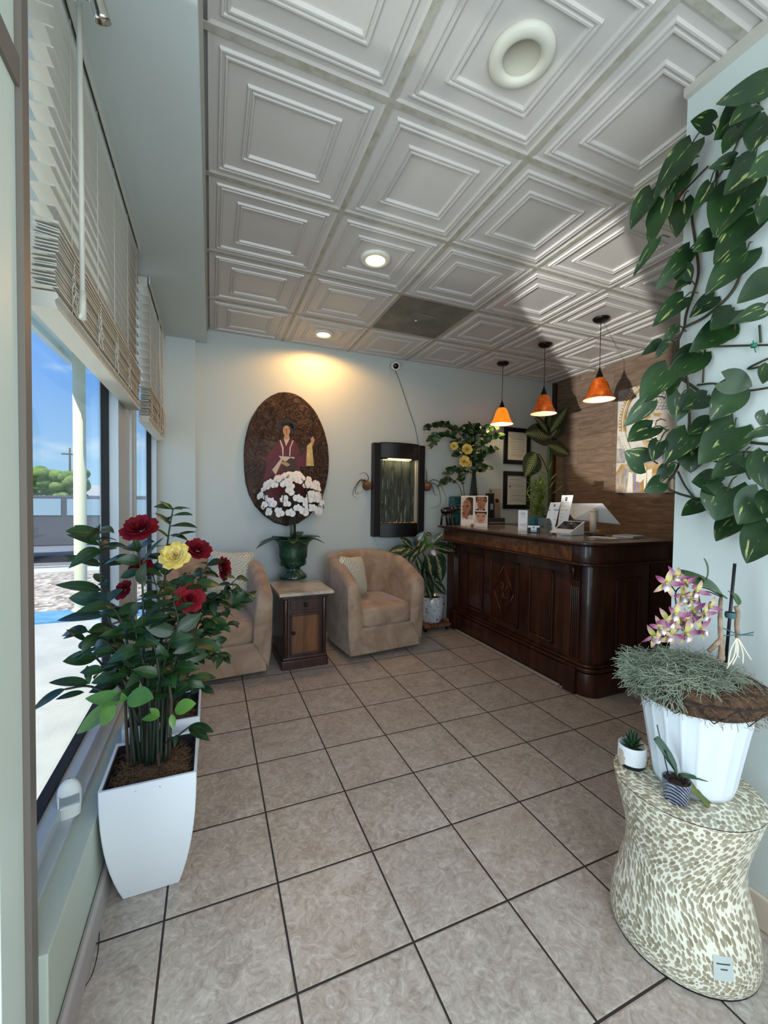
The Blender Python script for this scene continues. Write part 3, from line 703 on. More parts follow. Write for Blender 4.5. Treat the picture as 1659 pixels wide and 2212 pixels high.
w = MB(); prof_s = [(.179, .006), (.181, .02), (.18, .05), (.173, .1), (.158, .16), (.146, .21), (.143, .25), (.147, .29), (.158, .34), (.171, .39), (.18, .43), (.181, .436)]
def drum(u, v):
    k = v * (len(prof_s) - 1); i = min(int(k), len(prof_s) - 2); f_ = k - i; r_ = lerp(prof_s[i][0], prof_s[i + 1][0], f_); z = lerp(prof_s[i][1], prof_s[i + 1][1], f_)
    return Vector((SX + r_ * cos(2 * pi * u), SY + r_ * sin(2 * pi * u), z))
w.grid(drum, 64, 33)
w.build('table_drum', shell, st)
w = MB(); w.grid(lambda u, v: Vector((SX + SR * v * cos(2 * pi * u), SY + SR * v * sin(2 * pi * u), SZ - (.002 if v > .99 else 0))), 64, 6)
# planar uv on the top
me_u = []
for i, q in enumerate(w.u): me_u.append([((w.v[w.f[i][k]][0]) * .9, (w.v[w.f[i][k]][1]) * 2.3) for k in range(len(q))])
w.u = me_u
w.build('table_top', shell, st)
w = MB(); w.lathe([(SR, .0), (SR, 0)], (SX, SY, 0), 8); w = MB(); w.lathe([(0, 0), (.178, 0), (.178, .007), (0, .007)], (SX, SY, 0), 48); w.build('rubber_foot_ring', black, st)
stick = mat('clear_label', '#b9c2bc', .3); ink = mat('print_ink', '#3a4048', .6)
lb = MB(); a0 = atan2(at_z(1560, 2150, .05).y - SY, at_z(1560, 2150, .05).x - SX) + .10
def dpt(a, z, e=.0012):
    for i in range(len(prof_s) - 1):
        if prof_s[i][1] <= z <= prof_s[i + 1][1]: f_ = (z - prof_s[i][1]) / (prof_s[i + 1][1] - prof_s[i][1]); r_ = lerp(prof_s[i][0], prof_s[i + 1][0], f_)
    return Vector((SX + (r_ + e) * cos(a), SY + (r_ + e) * sin(a), z))
lb.grid(lambda u, v: dpt(a0 - .12 + .26 * u, .055 + .055 * v), 6, 4, mi=0, uvs=False)
for z, u0, u1 in ((.092, .15, .85), (.08, .35, .7)): lb.grid(lambda u, v: dpt(a0 - .12 + .26 * lerp(u0, u1, u), z + .003 * v, .002), 6, 1, mi=1, uvs=False)
lb.build('sticker', [stick, ink], st)
# ------------------------------------------------------------------ blinds
slat_m = mat('blind_slat', '#c3c1b5', .5); cord_m = mat('blind_cord', '#cfccc2', .8)
def blind(y0, y1, label, cords, near_wand=False, seed=1):
    r2 = random.Random(seed)
    r = thing('window_blind', (-.365, (y0 + y1) / 2, 1.685), label, 'window blind', 0, 'white slatted window blinds')
    w = MB()
    def slat(z, a=0.0, dx=0, dy0=0, dy1=0):
        c, s_ = cos(a), sin(a); hw = .0255
        w.add([(-.365 + dx + u * hw * c - h * s_, y, z + u * hw * s_ + h * c) for y in (y0 + dy0, y1 + dy1) for u in (-1, 1) for h in (-.0016, .0016)],
              [(0, 1, 3, 2), (4, 6, 7, 5), (0, 4, 5, 1), (2, 3, 7, 6), (0, 2, 6, 4), (1, 5, 7, 3)])
    z = 1.928
    while z < 2.47: slat(z, r2.uniform(-.05, .04)); z += .0452
    w.build('slats', slat_m, r)
    w = MB()
    for k in range(22): slat(1.733 + k * .0077, r2.uniform(-.05, .03) - (.12 if k > 15 else 0), r2.uniform(-.004, .004) + (.006 if k > 11 else 0), r2.uniform(-.004, .004) - (.0 if k % 5 else .012), r2.uniform(-.004, .004))
    w.build('gathered_slats', slat_m, r)
    w = MB()
    pts = [(-.392, 1.727), (-.396, 1.715), (-.388, 1.708), (-.39, 1.70), (-.394, 1.688), (-.336, 1.688), (-.34, 1.70), (-.342, 1.708), (-.334, 1.715), (-.338, 1.727)]
    n = len(pts); w.add([(x, y0, z) for x, z in pts] + [(x, y1, z) for x, z in pts], [tuple(range(n))[::-1], tuple(range(n, 2 * n))] + [(i, (i + 1) % n, n + (i + 1) % n, n + i) for i in range(n)])
    w.build('bottom_rail', slat_m, r)
    w = MB(); w.box(-.395, -.345, y0, y1, 2.478, 2.533); w.box(-.338, -.33, y0 - .01, y1 + .01, 2.49, 2.534); w.build('headrail', mat('headrail', '#c4c6be', .5), r, bevel=.002)
    w = MB()
    for y in cords:
        for x in (-.3385, -.3915): w.cyl((x, y, 1.70), (x, y, 2.48), .0011, seg=4)
        q = 1.95
        while q < 2.47: w.cyl((-.3385, y + .003, q - .004), (-.3915, y + .003, q - .004), .0006, seg=3); q += .0452
    w.build('ladder_cords', cord_m, r)
    for y in cords[:4]:
        w = MB(); pts = [(-.333, y + .01, 1.88)]
        for i in range(16): a = i * 1.3 + y * 7; pts.append((-.331 + .004 * sin(a * 2), y + .028 * cos(a) * r2.uniform(.5, 1), 1.80 + .035 * sin(a * .9) - i * .0035))
        w.tube(curve(pts, 3), .0012, 4)
        w.build('cord_tangle', cord_m, r)
    return r
ys = [.338 / -ray(x, 1000).x * ray(x, 1000).y for x in (160, 215, 250, 278, 296)]
b1 = blind(1.222, 2.47, 'white slatted blind over the window pane nearest the camera', ys, seed=1)
w = MB(); w.cyl((-.305, 1.30, 1.70), (-.305, 1.29, 2.478), .0065, seg=8); w.cyl((-.305, 1.30, 1.70), (-.305, 1.30, 1.77), .0085, .0075, seg=10); w.cyl((-.305, 1.29, 2.475), (-.34, 1.29, 2.49), .003); w.build('tilt_wand', slat_m, b1)
b2 = blind(2.82, 3.70, 'shorter white slatted blind at the far end of the window wall', [2.9, 3.2, 3.5, 3.64], seed=5)
w = MB(); r2 = random.Random(9)
for k in range(10):
    y = r2.uniform(3.2, 3.6); x = -.33 + r2.uniform(0, .008)
    w.tube(curve([(x, y, 2.48), (x + .004, y + r2.uniform(-.05, .03), 2.2), (x + .002, y + r2.uniform(.0, .08), 1.95), (x + .004, y + r2.uniform(-.02, .1), 1.74 + r2.uniform(-.06, .05))], 4), .0014, 4)
for k in range(7): w.lathe([(0, -.008), (.006, -.006), (.004, .006), (0, .008)], (-.327, 3.45 + r2.uniform(-.08, .12), 1.72 + r2.uniform(-.05, .04)), 6)
w.build('pull_cords', cord_m, b2)

# ------------------------------------------------------------------ ceiling fittings
lampw = mat('fitting_white', '#d9d6cc', .45)
sp_ = thing('ceiling_speaker', (.905, 1.09, H - .012), 'round cream ceiling speaker in a tile at the top of the view', 'speaker')
w = MB(); w.lathe([(.058, -.002), (.06, -.01), (.07, -.016), (.09, -.013), (.1, -.004), (.102, .012), (.06, .012)], (.905, 1.09, H - .002), 48); w.build('trim_ring', mat('speaker_ring', '#c9c6b8', .5), sp_)
w = MB(); w.lathe([(0, .004), (.058, .004), (.06, -.006)], (.905, 1.09, H - .002), 40); w.build('speaker_grille', mat('speaker_grille', '#b3af9f', .6, bump=(500, .3)), sp_)
def downlight(x, y, label, energy):
    r = thing('recessed_light', (x, y, H - .008), label, 'ceiling light', 0, 'lit recessed ceiling lights')
    w = MB(); w.lathe([(.056, .0), (.058, -.008), (.075, -.01), (.088, -.004), (.089, .006)], (x, y, H), 40); w.build('trim_ring', lampw, r)
    w = MB(); w.lathe([(0, -.004), (.05, -.003), (.057, .002)], (x, y, H), 32); w.build('lamp', mat('warm_lamp', '#fff0c8', .5, emit=('#ffd28a', 9)), r)
    light('downlight_glow', 'SPOT', (x, y, H - .02), energy, (1, .5, .15), aim=(x, y + .03, 0), spot=172, blend=.35, rad=.04)
downlight(.888, 2.31, 'lit recessed light in the ceiling, the one nearer the camera', 9)
downlight(.885, 3.515, 'lit recessed light in the ceiling close to the back wall', 27)
x0, y0 = X0 + 2 * T, Y1 + 2 * T
vp = thing('ceiling_vent_panel', (x0 + T / 2, y0 + T / 2, H - .001), 'stained grey metal vent panel filling one ceiling tile', 'vent')
vm = mat('stained_metal', '#6d6a60', .55, .2, noise=(5, '#8a8478', .4, .7), bump=(12, .3))
w = MB(); w.box(x0 + .013, x0 + T - .013, y0 + .013, y0 + T - .013, H + .001, H + .006); w.build('panel', vm, vp)
w = MB(); cx_, cy_ = x0 + T / 2 - .01, y0 + T / 2
w.box(cx_ - .09, cx_ + .09, cy_ - .09, cy_ + .09, H - .005, H + .001); w.box(cx_ - .01, cx_ + .005, cy_ - .09, cy_ + .02, H - .011, H - .005); w.box(cx_ - .01, cx_ + .11, cy_ - .095, cy_ - .08, H - .011, H - .003)
w.build('flange', vm, vp, bevel=.003)
w = MB(); w.lathe([(0, -.014), (.008, -.012), (.008, -.004), (0, -.004)], (cx_ - .02, cy_ + .02, H), 12); w.build('screw', lampw, vp)

bronze = mat('dark_bronze', '#1d1512', .4, .6)
def amber_fn(m, t, n, l, b, co):
    z = tex(n, l, 'Noise', co.outputs['Object'], 22, Detail=5); l(ramp(n, l, z.outputs[0], [(.3, '#7a2c08'), (.55, '#b9500f'), (.75, '#d97a22')]), b.inputs['Base Color'])
def pendant(x, y, label, es, bulb, power):
    r = thing('pendant_lamp', (x, y, 2.02), label, 'pendant lamp', 0, 'amber pendant lamps over the counter')
    w = MB(); w.lathe([(0, -.026), (.03, -.026), (.052, -.018), (.06, -.006), (.06, -.002), (0, -.002)], (x, y, H), 28); w.build('canopy', bronze, r)
    w = MB(); w.cyl((x, y, H - .02), (x, y, 2.25), .0028, seg=6); w.build('cord', black, r)
    w = MB(); w.lathe([(0, .07), (.006, .07), (.008, .05), (.014, .045), (.015, .03), (.022, .022), (.026, .0), (.034, -.018), (.0, -.018)], (x, y, 2.205), 20); w.build('socket', bronze, r)
    m = mat('amber_glass_' + str(es).replace('.', '_'), '#b04c0e', .3, fn=amber_fn, coat=.5)
    bs = m.node_tree.nodes['Principled BSDF']; bs.inputs['Emission Color'].default_value = lin('#ff7a12'); bs.inputs['Emission Strength'].default_value = es
    w = MB(); w.lathe([(.034, .0), (.048, -.015), (.062, -.045), (.074, -.085), (.086, -.118), (.1, -.145), (.114, -.162)], (x, y, 2.198), 36); w.lathe([(.112, -.1625), (.098, -.146), (.084, -.119), (.072, -.086), (.060, -.046), (.046, -.017), (.032, -.004)], (x, y, 2.198), 36, mi=1)
    w.lathe([(.114, -.162), (.113, -.165), (.112, -.1625)], (x, y, 2.198), 36)
    w.build('lamp_shade', [m, mat('shade_inside', '#eadccf', .5)], r)
    w = MB(); w.lathe([(0, -.04), (.018, -.035), (.027, -.015), (.026, .004), (.014, .03), (.012, .05), (0, .05)], (x, y, 2.085), 18); w.build('bulb', mat('bulb_%d' % bulb, '#fff1d0', .4, emit=('#ffd9a0', bulb)), r)
    light('pendant_glow', 'POINT', (x, y, 2.05), power, (1, .75, .42), rad=.03)
pendant(2.735, 3.475, 'amber glass pendant lamp nearest the back wall, glowing brightest', 1.1, 30, 5.5)
pendant(2.742, 2.905, 'amber glass pendant lamp in the middle of the three', .04, 8, .8)
pendant(2.742, 2.33, 'amber glass pendant lamp nearest the camera', .03, 7, .8)

# track light at the top left, mostly out of frame
tk = at_d(222, 30, 1.0)
tl = thing('track_light', (tk.x + .0, tk.y - .02, tk.z), 'chrome track light head hanging at the very top left', 'light')
chrome = mat('chrome', '#c9c2b6', .16, 1)
q = at_d(219, 33, 1.0); w = MB()
ax = Vector((.25, .35, -.9)).normalized(); R_ = ax.to_track_quat('Z', 'Y').to_matrix().to_4x4(); R_.translation = q
w.lathe([(0, -.055), (.012, -.055), (.016, -.04), (.0165, 0.0), (.018, .004), (.018, .012), (.014, .012), (.013, .0), (0, -.004)], (0, 0, 0), 24, M=R_); w.build('lamp_head', chrome, tl)
w = MB(); w.tube(curve([at_d(212, 18, 1.0), at_d(196, 2, .995), at_d(176, -16, .99), at_d(160, -60, .99)], 5), .0045, 8); w.cyl(at_d(205, -4, .99), at_d(190, -30, .99), .012, seg=12); w.build('arm', chrome, tl)
top = at_d(160, -60, .99); w = MB(); w.cyl(top, (top.x, top.y, 2.535), .004); w.build('stem', chrome, tl)

# ------------------------------------------------------------------ things on the back wall
YW = YB
def wallpoly(w, pts, y, mi, ox, oy, s, th=.0006):
    P = [at_y(ox + a / s, oy + b_ / s, y) for a, b_ in pts]; w.poly(P, (0, 1, 0), mi, th)
pq = [(790, 42), (880, 52), (960, 75), (1035, 115), (1100, 165), (1170, 230), (1230, 300), (1285, 385), (1330, 480), (1368, 565), (1400, 660), (1445, 850), (1460, 1050), (1450, 1250), (1420, 1430), (1370, 1600), (1280, 1770), (1150, 1910), (1000, 2010), (820, 2052), (640, 2000), (480, 1890), (350, 1750), (260, 1580), (210, 1400), (190, 1200), (185, 1000), (190, 875), (205, 750), (230, 635), (260, 530), (300, 435), (350, 350), (400, 270), (460, 200), (530, 140), (600, 95), (700, 52)]
plaq = thing('oval_plaque', at_y(620, 1130, YW - .02), 'large oval bark-textured wooden plaque painted with a seated robed musician', 'wall art')
def bark_fn(m, t, n, l, b, co):
    q = mapping(n, l, co.outputs['Object'], scale=(1, 1, .7)); z = tex(n, l, 'Noise', q, 11, Detail=4, Roughness=.55, Distortion=5)
    r_ = ramp(n, l, z.outputs[0], [(.40, '#22130c'), (.49, '#2c1a11'), (.53, '#6a4a34'), (.57, '#2a190f'), (.68, '#38231a')]); l(r_, b.inputs['Base Color']); add_bump(n, l, b, z.outputs[0], .9, .02)
bark = mat('bark_panel', '#2b1a11', .45, fn=bark_fn, coat=.05, spec=.35)
w = MB(); P0 = [at_y(500 + a / 6.912, 840 + b_ / 6.912, YW - .032) for a, b_ in pq]; n = len(P0); cc = sum(P0, Vector()) / n
P1 = [Vector((p.x, YW - .001, p.z)) for p in P0]
w.add(P0 + P1, [tuple(range(n)), tuple(range(n, 2 * n))[::-1]] + [(i + n, (i + 1) % n + n, (i + 1) % n, i) for i in range(n)]); w.build('panel', bark, plaq, bevel=.012, bseg=3)
cols = [mat('robe_maroon', '#64101f', .5, noise=(8, '#4a0c18', .4, .7)), mat('art_cream', '#cbbba6', .5), mat('art_skin', '#b98d60', .5), mat('art_black', '#0f0d0f', .5), mat('art_brown', '#3a2318', .5), mat('art_gold', '#b5964a', .45, noise=(14, '#d8c184', .4, .7)), mat('art_red', '#8a3a24', .5)]
def ell(cx, cy, rx, ry, k=20): return [(cx + rx * cos(2 * pi * i / k), cy + ry * sin(2 * pi * i / k)) for i in range(k)]
w = MB(); Z_ = YW - .0322
def W_(pts, mi, lay): wallpoly(w, pts, Z_ - lay * .0008, mi, 500, 840, 6.912)
W_([(735, 760), (780, 742), (870, 742), (915, 765), (975, 815), (1010, 900), (1035, 1010), (1130, 865), (1170, 850), (1120, 1160), (1010, 1165), (1050, 1280), (1075, 1500), (1060, 1700), (480, 1700), (450, 1450), (500, 1250), (520, 1130), (508, 1060), (560, 950), (640, 870), (700, 790)], 0, 1)
W_([(780, 738), (872, 738), (815, 855)], 1, 2); W_([(718, 770), (736, 765), (778, 880), (776, 1000), (760, 1000), (755, 890)], 1, 2); W_([(912, 768), (930, 770), (886, 880), (878, 1002), (862, 1002), (868, 880)], 1, 2)
W_([(795, 680), (858, 680), (872, 738), (820, 756), (778, 740)], 2, 3); W_(ell(830, 560, 150, 58), 3, 3); W_([(735, 560), (752, 470), (835, 440), (905, 475), (925, 560)], 3, 3); W_(ell(895, 600, 38, 80), 3, 3)
W_(ell(822, 625, 54, 78), 2, 4); W_([(790, 597), (815, 594), (815, 601), (790, 604)], 3, 5); W_([(835, 594), (862, 596), (862, 603), (835, 601)], 3, 5); W_([(818, 600), (826, 600), (832, 640), (812, 640)], 6, 5); W_([(804, 656), (842, 656), (824, 672)], 6, 5)
W_(ell(880, 1150, 105, 112), 4, 2); W_([(940, 1030), (1165, 800), (1300, 640), (1312, 652), (1180, 815), (960, 1050)], 4, 3)
W_([(705, 1000), (942, 1020), (940, 1045), (880, 1030), (805, 1090), (738, 1045)], 1, 4); W_([(738, 1042), (760, 1070), (660, 1285), (608, 1210)], 1, 4); W_([(750, 1085), (830, 1098), (876, 1128), (868, 1140), (832, 1162), (738, 1112)], 2, 5)
W_([(1128, 850), (1200, 785), (1232, 1150), (1115, 1152)], 5, 4); W_([(1185, 740), (1215, 708), (1242, 760), (1215, 855), (1190, 800)], 2, 5)
w.build('painted_figure', cols, plaq)

# wall fountain
ft = thing('wall_fountain', (1.727, YW - .05, .88), 'black framed wall fountain with rippled glass and lit pebbles', 'fountain')
fb = mat('fountain_black', '#0c0b0c', .45)
fx0, fx1, fz0, fz1 = 1.447, 2.007, .885, 1.805
w = MB(); w.box(fx0, fx0 + .075, YW - .075, YW - .002, fz0 + .004, fz1 - .004); w.box(fx1 - .075, fx1, YW - .075, YW - .002, fz0 - .004, fz1 - .004)
def bow(z0, z1, d=.05, x0=fx0 + .07, x1=fx1 - .07, nm=None, m_=None, y=YW - .072, th=.05):
    N = 14; v = []
    for i in range(N + 1):
        u = i / N; x = lerp(x0, x1, u); yy = y - d * (1 - (2 * u - 1) ** 2); v += [(x, yy, z0), (x, yy, z1), (x, yy + th + d * (1 - (2 * u - 1) ** 2), z0), (x, yy + th + d * (1 - (2 * u - 1) ** 2), z1)]
    f = []
    for i in range(N):
        a, b_ = i * 4, i * 4 + 4; f += [(a, b_, b_ + 1, a + 1), (a + 2, a + 3, b_ + 3, b_ + 2), (a + 1, b_ + 1, b_ + 3, a + 3), (a, a + 2, b_ + 2, b_)]
    f += [(0, 1, 3, 2), (N * 4, N * 4 + 2, N * 4 + 3, N * 4 + 1)]; return v, f
for z0, z1 in ((1.655, fz1 + .004), (fz0 - .002, 1.02)):
    v, f_ = bow(z0, z1); w.add(v, f_)
w.build('frame', fb, ft, bevel=.006)
def water_fn(m, t, n, l, b, co):
    q = mapping(n, l, co.outputs['Object'], scale=(1, 1, .12)); z = tex(n, l, 'Noise', q, 40, Detail=2, Distortion=.5); add_bump(n, l, b, z.outputs[0], .4, .02)
    l(ramp(n, l, z.outputs[0], [(.35, '#2f3831'), (.6, '#525c54')]), b.inputs['Base Color'])
w = MB(); w.box(fx0 + .07, fx1 - .07, YW - .03, YW - .012, 1.015, 1.66); w.build('water_glass', mat('rippled_glass', '#5b665f', .12, fn=water_fn, spec=.9, coat=1, metal=.35), ft)
w = MB(); w.box(fx1 - .092, fx1 - .086, YW - .05, YW - .03, 1.02, 1.655); w.box(fx1 - .078, fx1 - .072, YW - .06, YW - .03, 1.02, 1.655); w.build('glass_edge', mat('pale_edge', '#b9b49f', .2, spec=.8), ft)
rr = random.Random(2); w = MB()
for k in range(60):
    x = rr.uniform(fx0 + .085, fx1 - .085); y = YW - .045 - rr.uniform(0, .045); s_ = rr.uniform(.008, .014)
    w.lathe([(s_ * sin(pi * i / 5) + .0001, -s_ * .6 * cos(pi * i / 5)) for i in range(6)], (x, y, 1.022), 7, mi=k % 2)
w.build('pebbles', [mat('pebble_tan', '#a98860', .5), mat('pebble_dark', '#4a4038', .4)], ft)
tag(ft.children[-1], kind='stuff')
light('fountain_glow', 'AREA', (1.727, YW - .075, 1.648), .7, (1, .72, .42), .3, .02, aim=(1.727, YW - .03, 1.0))
w = MB(); w.box(1.6, 1.85, YW - .075, YW - .062, 1.649, 1.655); w.build('lamp_strip', mat('fountain_lamp', '#ffdcae', .5, emit=('#ffcf94', 5)), ft)
pc = MB(); pc.tube(curve([at_y(806, 1160, YW - .006), at_y(814, 1175, YW - .006), at_y(822, 1188, YW - .006), at_y(840, 1225, YW - .006), at_y(850, 1290, YW - .006)], 5), .003, 5)
tag(pc.build('power_cord', mat('white_cable', '#c5c8c6', .5)), 'white cable hanging below the wall fountain', 'cable')

# coconut planters with air plants
coco = mat('coconut', '#5a3b26', .8, noise=(30, '#7c583c', .4, .65), bump=(60, .5)); airm = mat('air_plant', '#3b3d30', .6)
def coconut(px, py, label, arms):
    p = at_y(px, py, YW - .05); r = thing('coconut_planter', (p.x, p.y, p.z - .05), label, 'wall planter', 0, 'coconut shell planters beside the fountain')
    w = MB(); w.lathe([(0, -.048), (.025, -.042), (.042, -.02), (.046, .0), (.044, .022), (.038, .036), (.034, .034), (.03, .01), (0, .005)], p, 18); w.build('coconut_shell', coco, r)
    w = MB()
    for a in arms:
        pts = [p + Vector((0, 0, .03))] + [at_y(x, y, YW - .055 - .01 * i) for i, (x, y) in enumerate(a)]
        c = curve(pts, 5); w.tube(c, [.004 * (1 - i / len(c)) + .001 for i in range(len(c))], 5)
    w.build('air_plant', airm, r)
S5 = lambda L_: [(480 + x / 3.607, 820 + y / 3.607) for x, y in L_]
coconut(793, 1049, 'coconut shell planter with trailing air plant left of the fountain', [S5([(1140, 760), (1110, 725), (1065, 740)]), S5([(1080, 780), (1030, 850), (1020, 900), (1050, 925)]), S5([(1075, 790), (1040, 860), (1045, 890), (1100, 870)]), S5([(1110, 780), (1085, 800), (1065, 835)])])
S3 = lambda L_: [(910 + x / 8.295, 890 + y / 8.295) for x, y in L_]
coconut(923, 1051, 'coconut shell planter with trailing air plant right of the fountain', [S3([(100, 1200), (95, 1080), (75, 1020), (45, 1005)]), S3([(200, 1215), (300, 1240), (350, 1300), (400, 1420), (455, 1560), (400, 1670)]), S3([(210, 1275), (290, 1340), (330, 1450), (350, 1600), (300, 1690), (150, 1728)]), S3([(190, 1310), (230, 1440), (265, 1495), (300, 1470)]), S3([(70, 1215), (100, 1260)])])

# security camera and its wire
p = Vector((1.672, YW - .055, 2.565)); sc_ = thing('security_camera', (p.x, YW - .05, p.z - .04), 'small white security camera with stub antenna high on the back wall', 'security camera')
w = MB(); M_ = (Vector((-.25, -.85, -.35))).to_track_quat('Z', 'Y').to_matrix().to_4x4(); M_.translation = p; w.lathe([(0, -.045), (.034, -.042), (.042, -.02), (.042, .024), (.037, .032), (.03, .028), (0, .028)], (0, 0, 0), 24, M=M_); w.cyl(p, (p.x - .03, YW - .004, p.z + .01), .012); w.lathe([(0, 0), (.03, 0), (.03, .008), (0, .008)], (0, 0, 0), 20, M=Matrix.Translation((p.x - .03, YW - .002, p.z + .01)) @ Matrix.Rotation(radians(90), 4, 'X')); w.build('camera_body', lampw, sc_)
w = MB(); w.lathe([(0, .034), (.022, .033), (.027, .029)], (0, 0, 0), 20, M=M_); w.build('lens', mat('lens_black', '#08080a', .1), sc_)
w = MB(); w.cyl((p.x - .045, YW - .02, p.z + .01), (p.x - .075, YW - .03, p.z - .085), .004); w.build('antenna', lampw, sc_)
w = MB(); w.tube(curve([(p.x + .005, YW - .03, p.z - .03)] + [at_y(x, y, YW - .005) for x, y in ((860, 815), (872, 850), (885, 890), (897, 925), (904, 962))], 4), .0028, 5)
tag(w.build('camera_wire', mat('grey_cable', '#3b4644', .6)), 'thin dark wire slanting from the camera down to the fountain', 'cable')

# framed certificates
paper = mat('paper', '#cfcbc0', .6); inkg = mat('grey_ink', '#77756e', .7); blackf = mat('frame_black', '#0b0a0b', .35)
def certificate(x0, x1, z0, z1, label, seed, badge=False):
    r = thing('framed_certificate', ((x0 + x1) / 2, YW - .012, z0), label, 'framed document', 0, 'black framed certificates')
    w = MB(); t_ = .048
    for a in ((x0, x1, z0, z0 + t_), (x0, x1, z1 - t_, z1), (x0, x0 + t_, z0 + t_, z1 - t_), (x1 - t_, x1, z0 + t_, z1 - t_)): w.box(a[0], a[1], YW - .024, YW - .001, a[2], a[3])
    w.build('frame', blackf, r, bevel=.003)
    w = MB(); w.box(x0 + t_ - .002, x1 - t_ + .002, YW - .010, YW - .006, z0 + t_ - .002, z1 - t_ + .002); rr = random.Random(seed)
    q = z1 - t_ - .04
    while q > z0 + t_ + .03:
        m_ = rr.uniform(.02, .07); w.box(x0 + t_ + m_, x1 - t_ - rr.uniform(.02, .07), YW - .0104, YW - .0101, q, q + rr.choice((.002, .003, .004)), 1); q -= rr.choice((.009, .012, .018))
    if badge: w.lathe([(0, 0), (.011, 0), (.011, .0006), (0, .0006)], (0, 0, 0), 16, mi=2, M=Matrix.Translation((x0 + t_ + .045, YW - .0104, z0 + .255)) @ Matrix.Rotation(radians(90), 4, 'X'))
    w.build('document', [paper, inkg, mat('ink_dark', '#2b2220', .6)], r)
certificate(3.035, 3.405, 1.672, 2.085, 'black framed certificate on the back wall, the upper of the two', 1)
certificate(3.04, 3.415, 1.165, 1.59, 'black framed certificate on the back wall, the lower of the two', 2, True)

# large painting on the plank wall
PX = XR - .032
pa = thing('buddha_painting', (PX, 2.7, 1.3), 'tall canvas painting of a serene haloed Buddha on the plank wall', 'painting')
tl_, bl_ = at_x(1335.5, 845, PX), at_x(1330, 1065, PX); yb0 = (tl_.y + bl_.y) / 2; zb, zt = bl_.z, tl_.z
def canvas_fn(m, t, n, l, b, co):
    z = tex(n, l, 'Noise', co.outputs['Object'], 6, Detail=5, Distortion=1.5); l(ramp(n, l, z.outputs[0], [(.35, '#a9a39c'), (.5, '#cfc8bd'), (.62, '#d8d2c6'), (.75, '#a8a2a8')]), b.inputs['Base Color'])
cnv = mat('canvas_ground', '#cfc8bd', .7, fn=canvas_fn)
w = MB(); w.box(PX, XR - .001, yb0 - .86, yb0, zb, zt); w.build('canvas', cnv, pa)
gold = mat('art_ochre', '#a8834d', .6, noise=(11, '#c7ae86', .4, .65)); gry = mat('art_grey', '#8f8a8c', .6, noise=(14, '#b8b2ae', .4, .65)); lil = mat('art_lilac', '#8d8296', .6, noise=(14, '#b5a9a8', .4, .65)); stone_ = mat('art_stone', '#c4bab0', .6, noise=(6, '#ab9f98', .45, .7)); drk = mat('art_umber', '#4e4038', .6); ltw = mat('art_white', '#e2ddd2', .6)
w = MB()
def Bp(pts, mi, lay):
    P = [at_x(1310 + a / 8.194, 820 + b_ / 8.194, PX - .0006 - lay * .0007) for a, b_ in pts]
    P = [Vector((p.x, max(yb0 - .86, min(yb0, p.y)), max(zb, min(zt, p.z)))) for p in P]; w.poly(P, (1, 0, 0), mi, .0006)
def ring(cx, cy, r0x, r0y, r1x, r1y, a0, a1, k=26): return [(cx + r1x * cos(lerp(a0, a1, i / k)), cy - r1y * sin(lerp(a0, a1, i / k))) for i in range(k + 1)] + [(cx + r0x * cos(lerp(a0, a1, 1 - i / k)), cy - r0y * sin(lerp(a0, a1, 1 - i / k))) for i in range(k + 1)]
Bp([(205, 190), (420, 150), (420, 385), (205, 385)], 1, 0); Bp([(180, 1220), (330, 1220), (330, 1480), (175, 1480)], 1, 0)
for k in range(6):
    a0, a1 = pi * .35 + k * .2, pi * .35 + (k + 1) * .2 + .02; Bp(ring(860, 800, 515, 690, 640, 800, a0, min(a1, pi * 1.22), 8), 0, 1)
for k in range(6, 11): a0 = pi * .35 + k * .2; Bp(ring(860, 800, 515, 690, 640, 800, a0, a0 + .21, 8), 0, 1)
Bp(ring(860, 800, 570, 745, 582, 758, pi * .4, pi * 1.2, 40), 5, 2); Bp(ring(860, 800, 525, 700, 532, 708, pi * .4, pi * 1.2, 40), 4, 2)
for k in range(34):
    a = pi * .45 + k * .072; c1 = (860 + 612 * cos(a), 800 - 770 * sin(a)); c2 = (860 + 612 * cos(a + .04), 800 - 770 * sin(a + .04)); c3 = (860 + 648 * cos(a + .02), 800 - 812 * sin(a + .02)); Bp([c1, c3, c2], 5, 2)
rb = random.Random(8)  # robe folds
Bp([(160, 2010), (165, 1650), (260, 1500), (560, 1480), (760, 1420), (1000, 1440), (1250, 1560), (1420, 1800), (1450, 2010)], 0, 2)
for k in range(20):
    x = 180 + k * 60; Bp([(x, 2008), (x + rb.uniform(-30, 60), 1650 + rb.uniform(-120, 80)), (x + 60 + rb.uniform(-20, 60), 1560 + rb.uniform(-60, 100)), (x + rb.uniform(30, 60), 2008)], rb.choice((1, 2, 5, 1, 0, 5)), 3 + (k % 2) * .5)
Bp([(520, 1800), (540, 1520), (640, 1490), (700, 1560), (700, 1720), (600, 1820)], 5, 4)
Bp([(650, 1250), (650, 1480), (1050, 1480), (1050, 1250)], 2, 4); Bp([(680, 1480), (1000, 1480), (900, 1560), (740, 1540)], 0, 4.5)
Bp([(600, 800), (630, 640), (700, 560), (880, 520), (1060, 560), (1180, 700), (1190, 900), (1150, 1060), (1040, 1190), (900, 1260), (760, 1230), (660, 1120), (610, 980)], 3, 5)
Bp([(620, 1040), (740, 1080), (740, 1230), (670, 1180)], 0, 6); Bp([(640, 660), (740, 590), (790, 650), (700, 720)], 0, 6); Bp([(820, 590), (980, 590), (960, 660), (840, 650)], 0, 6)
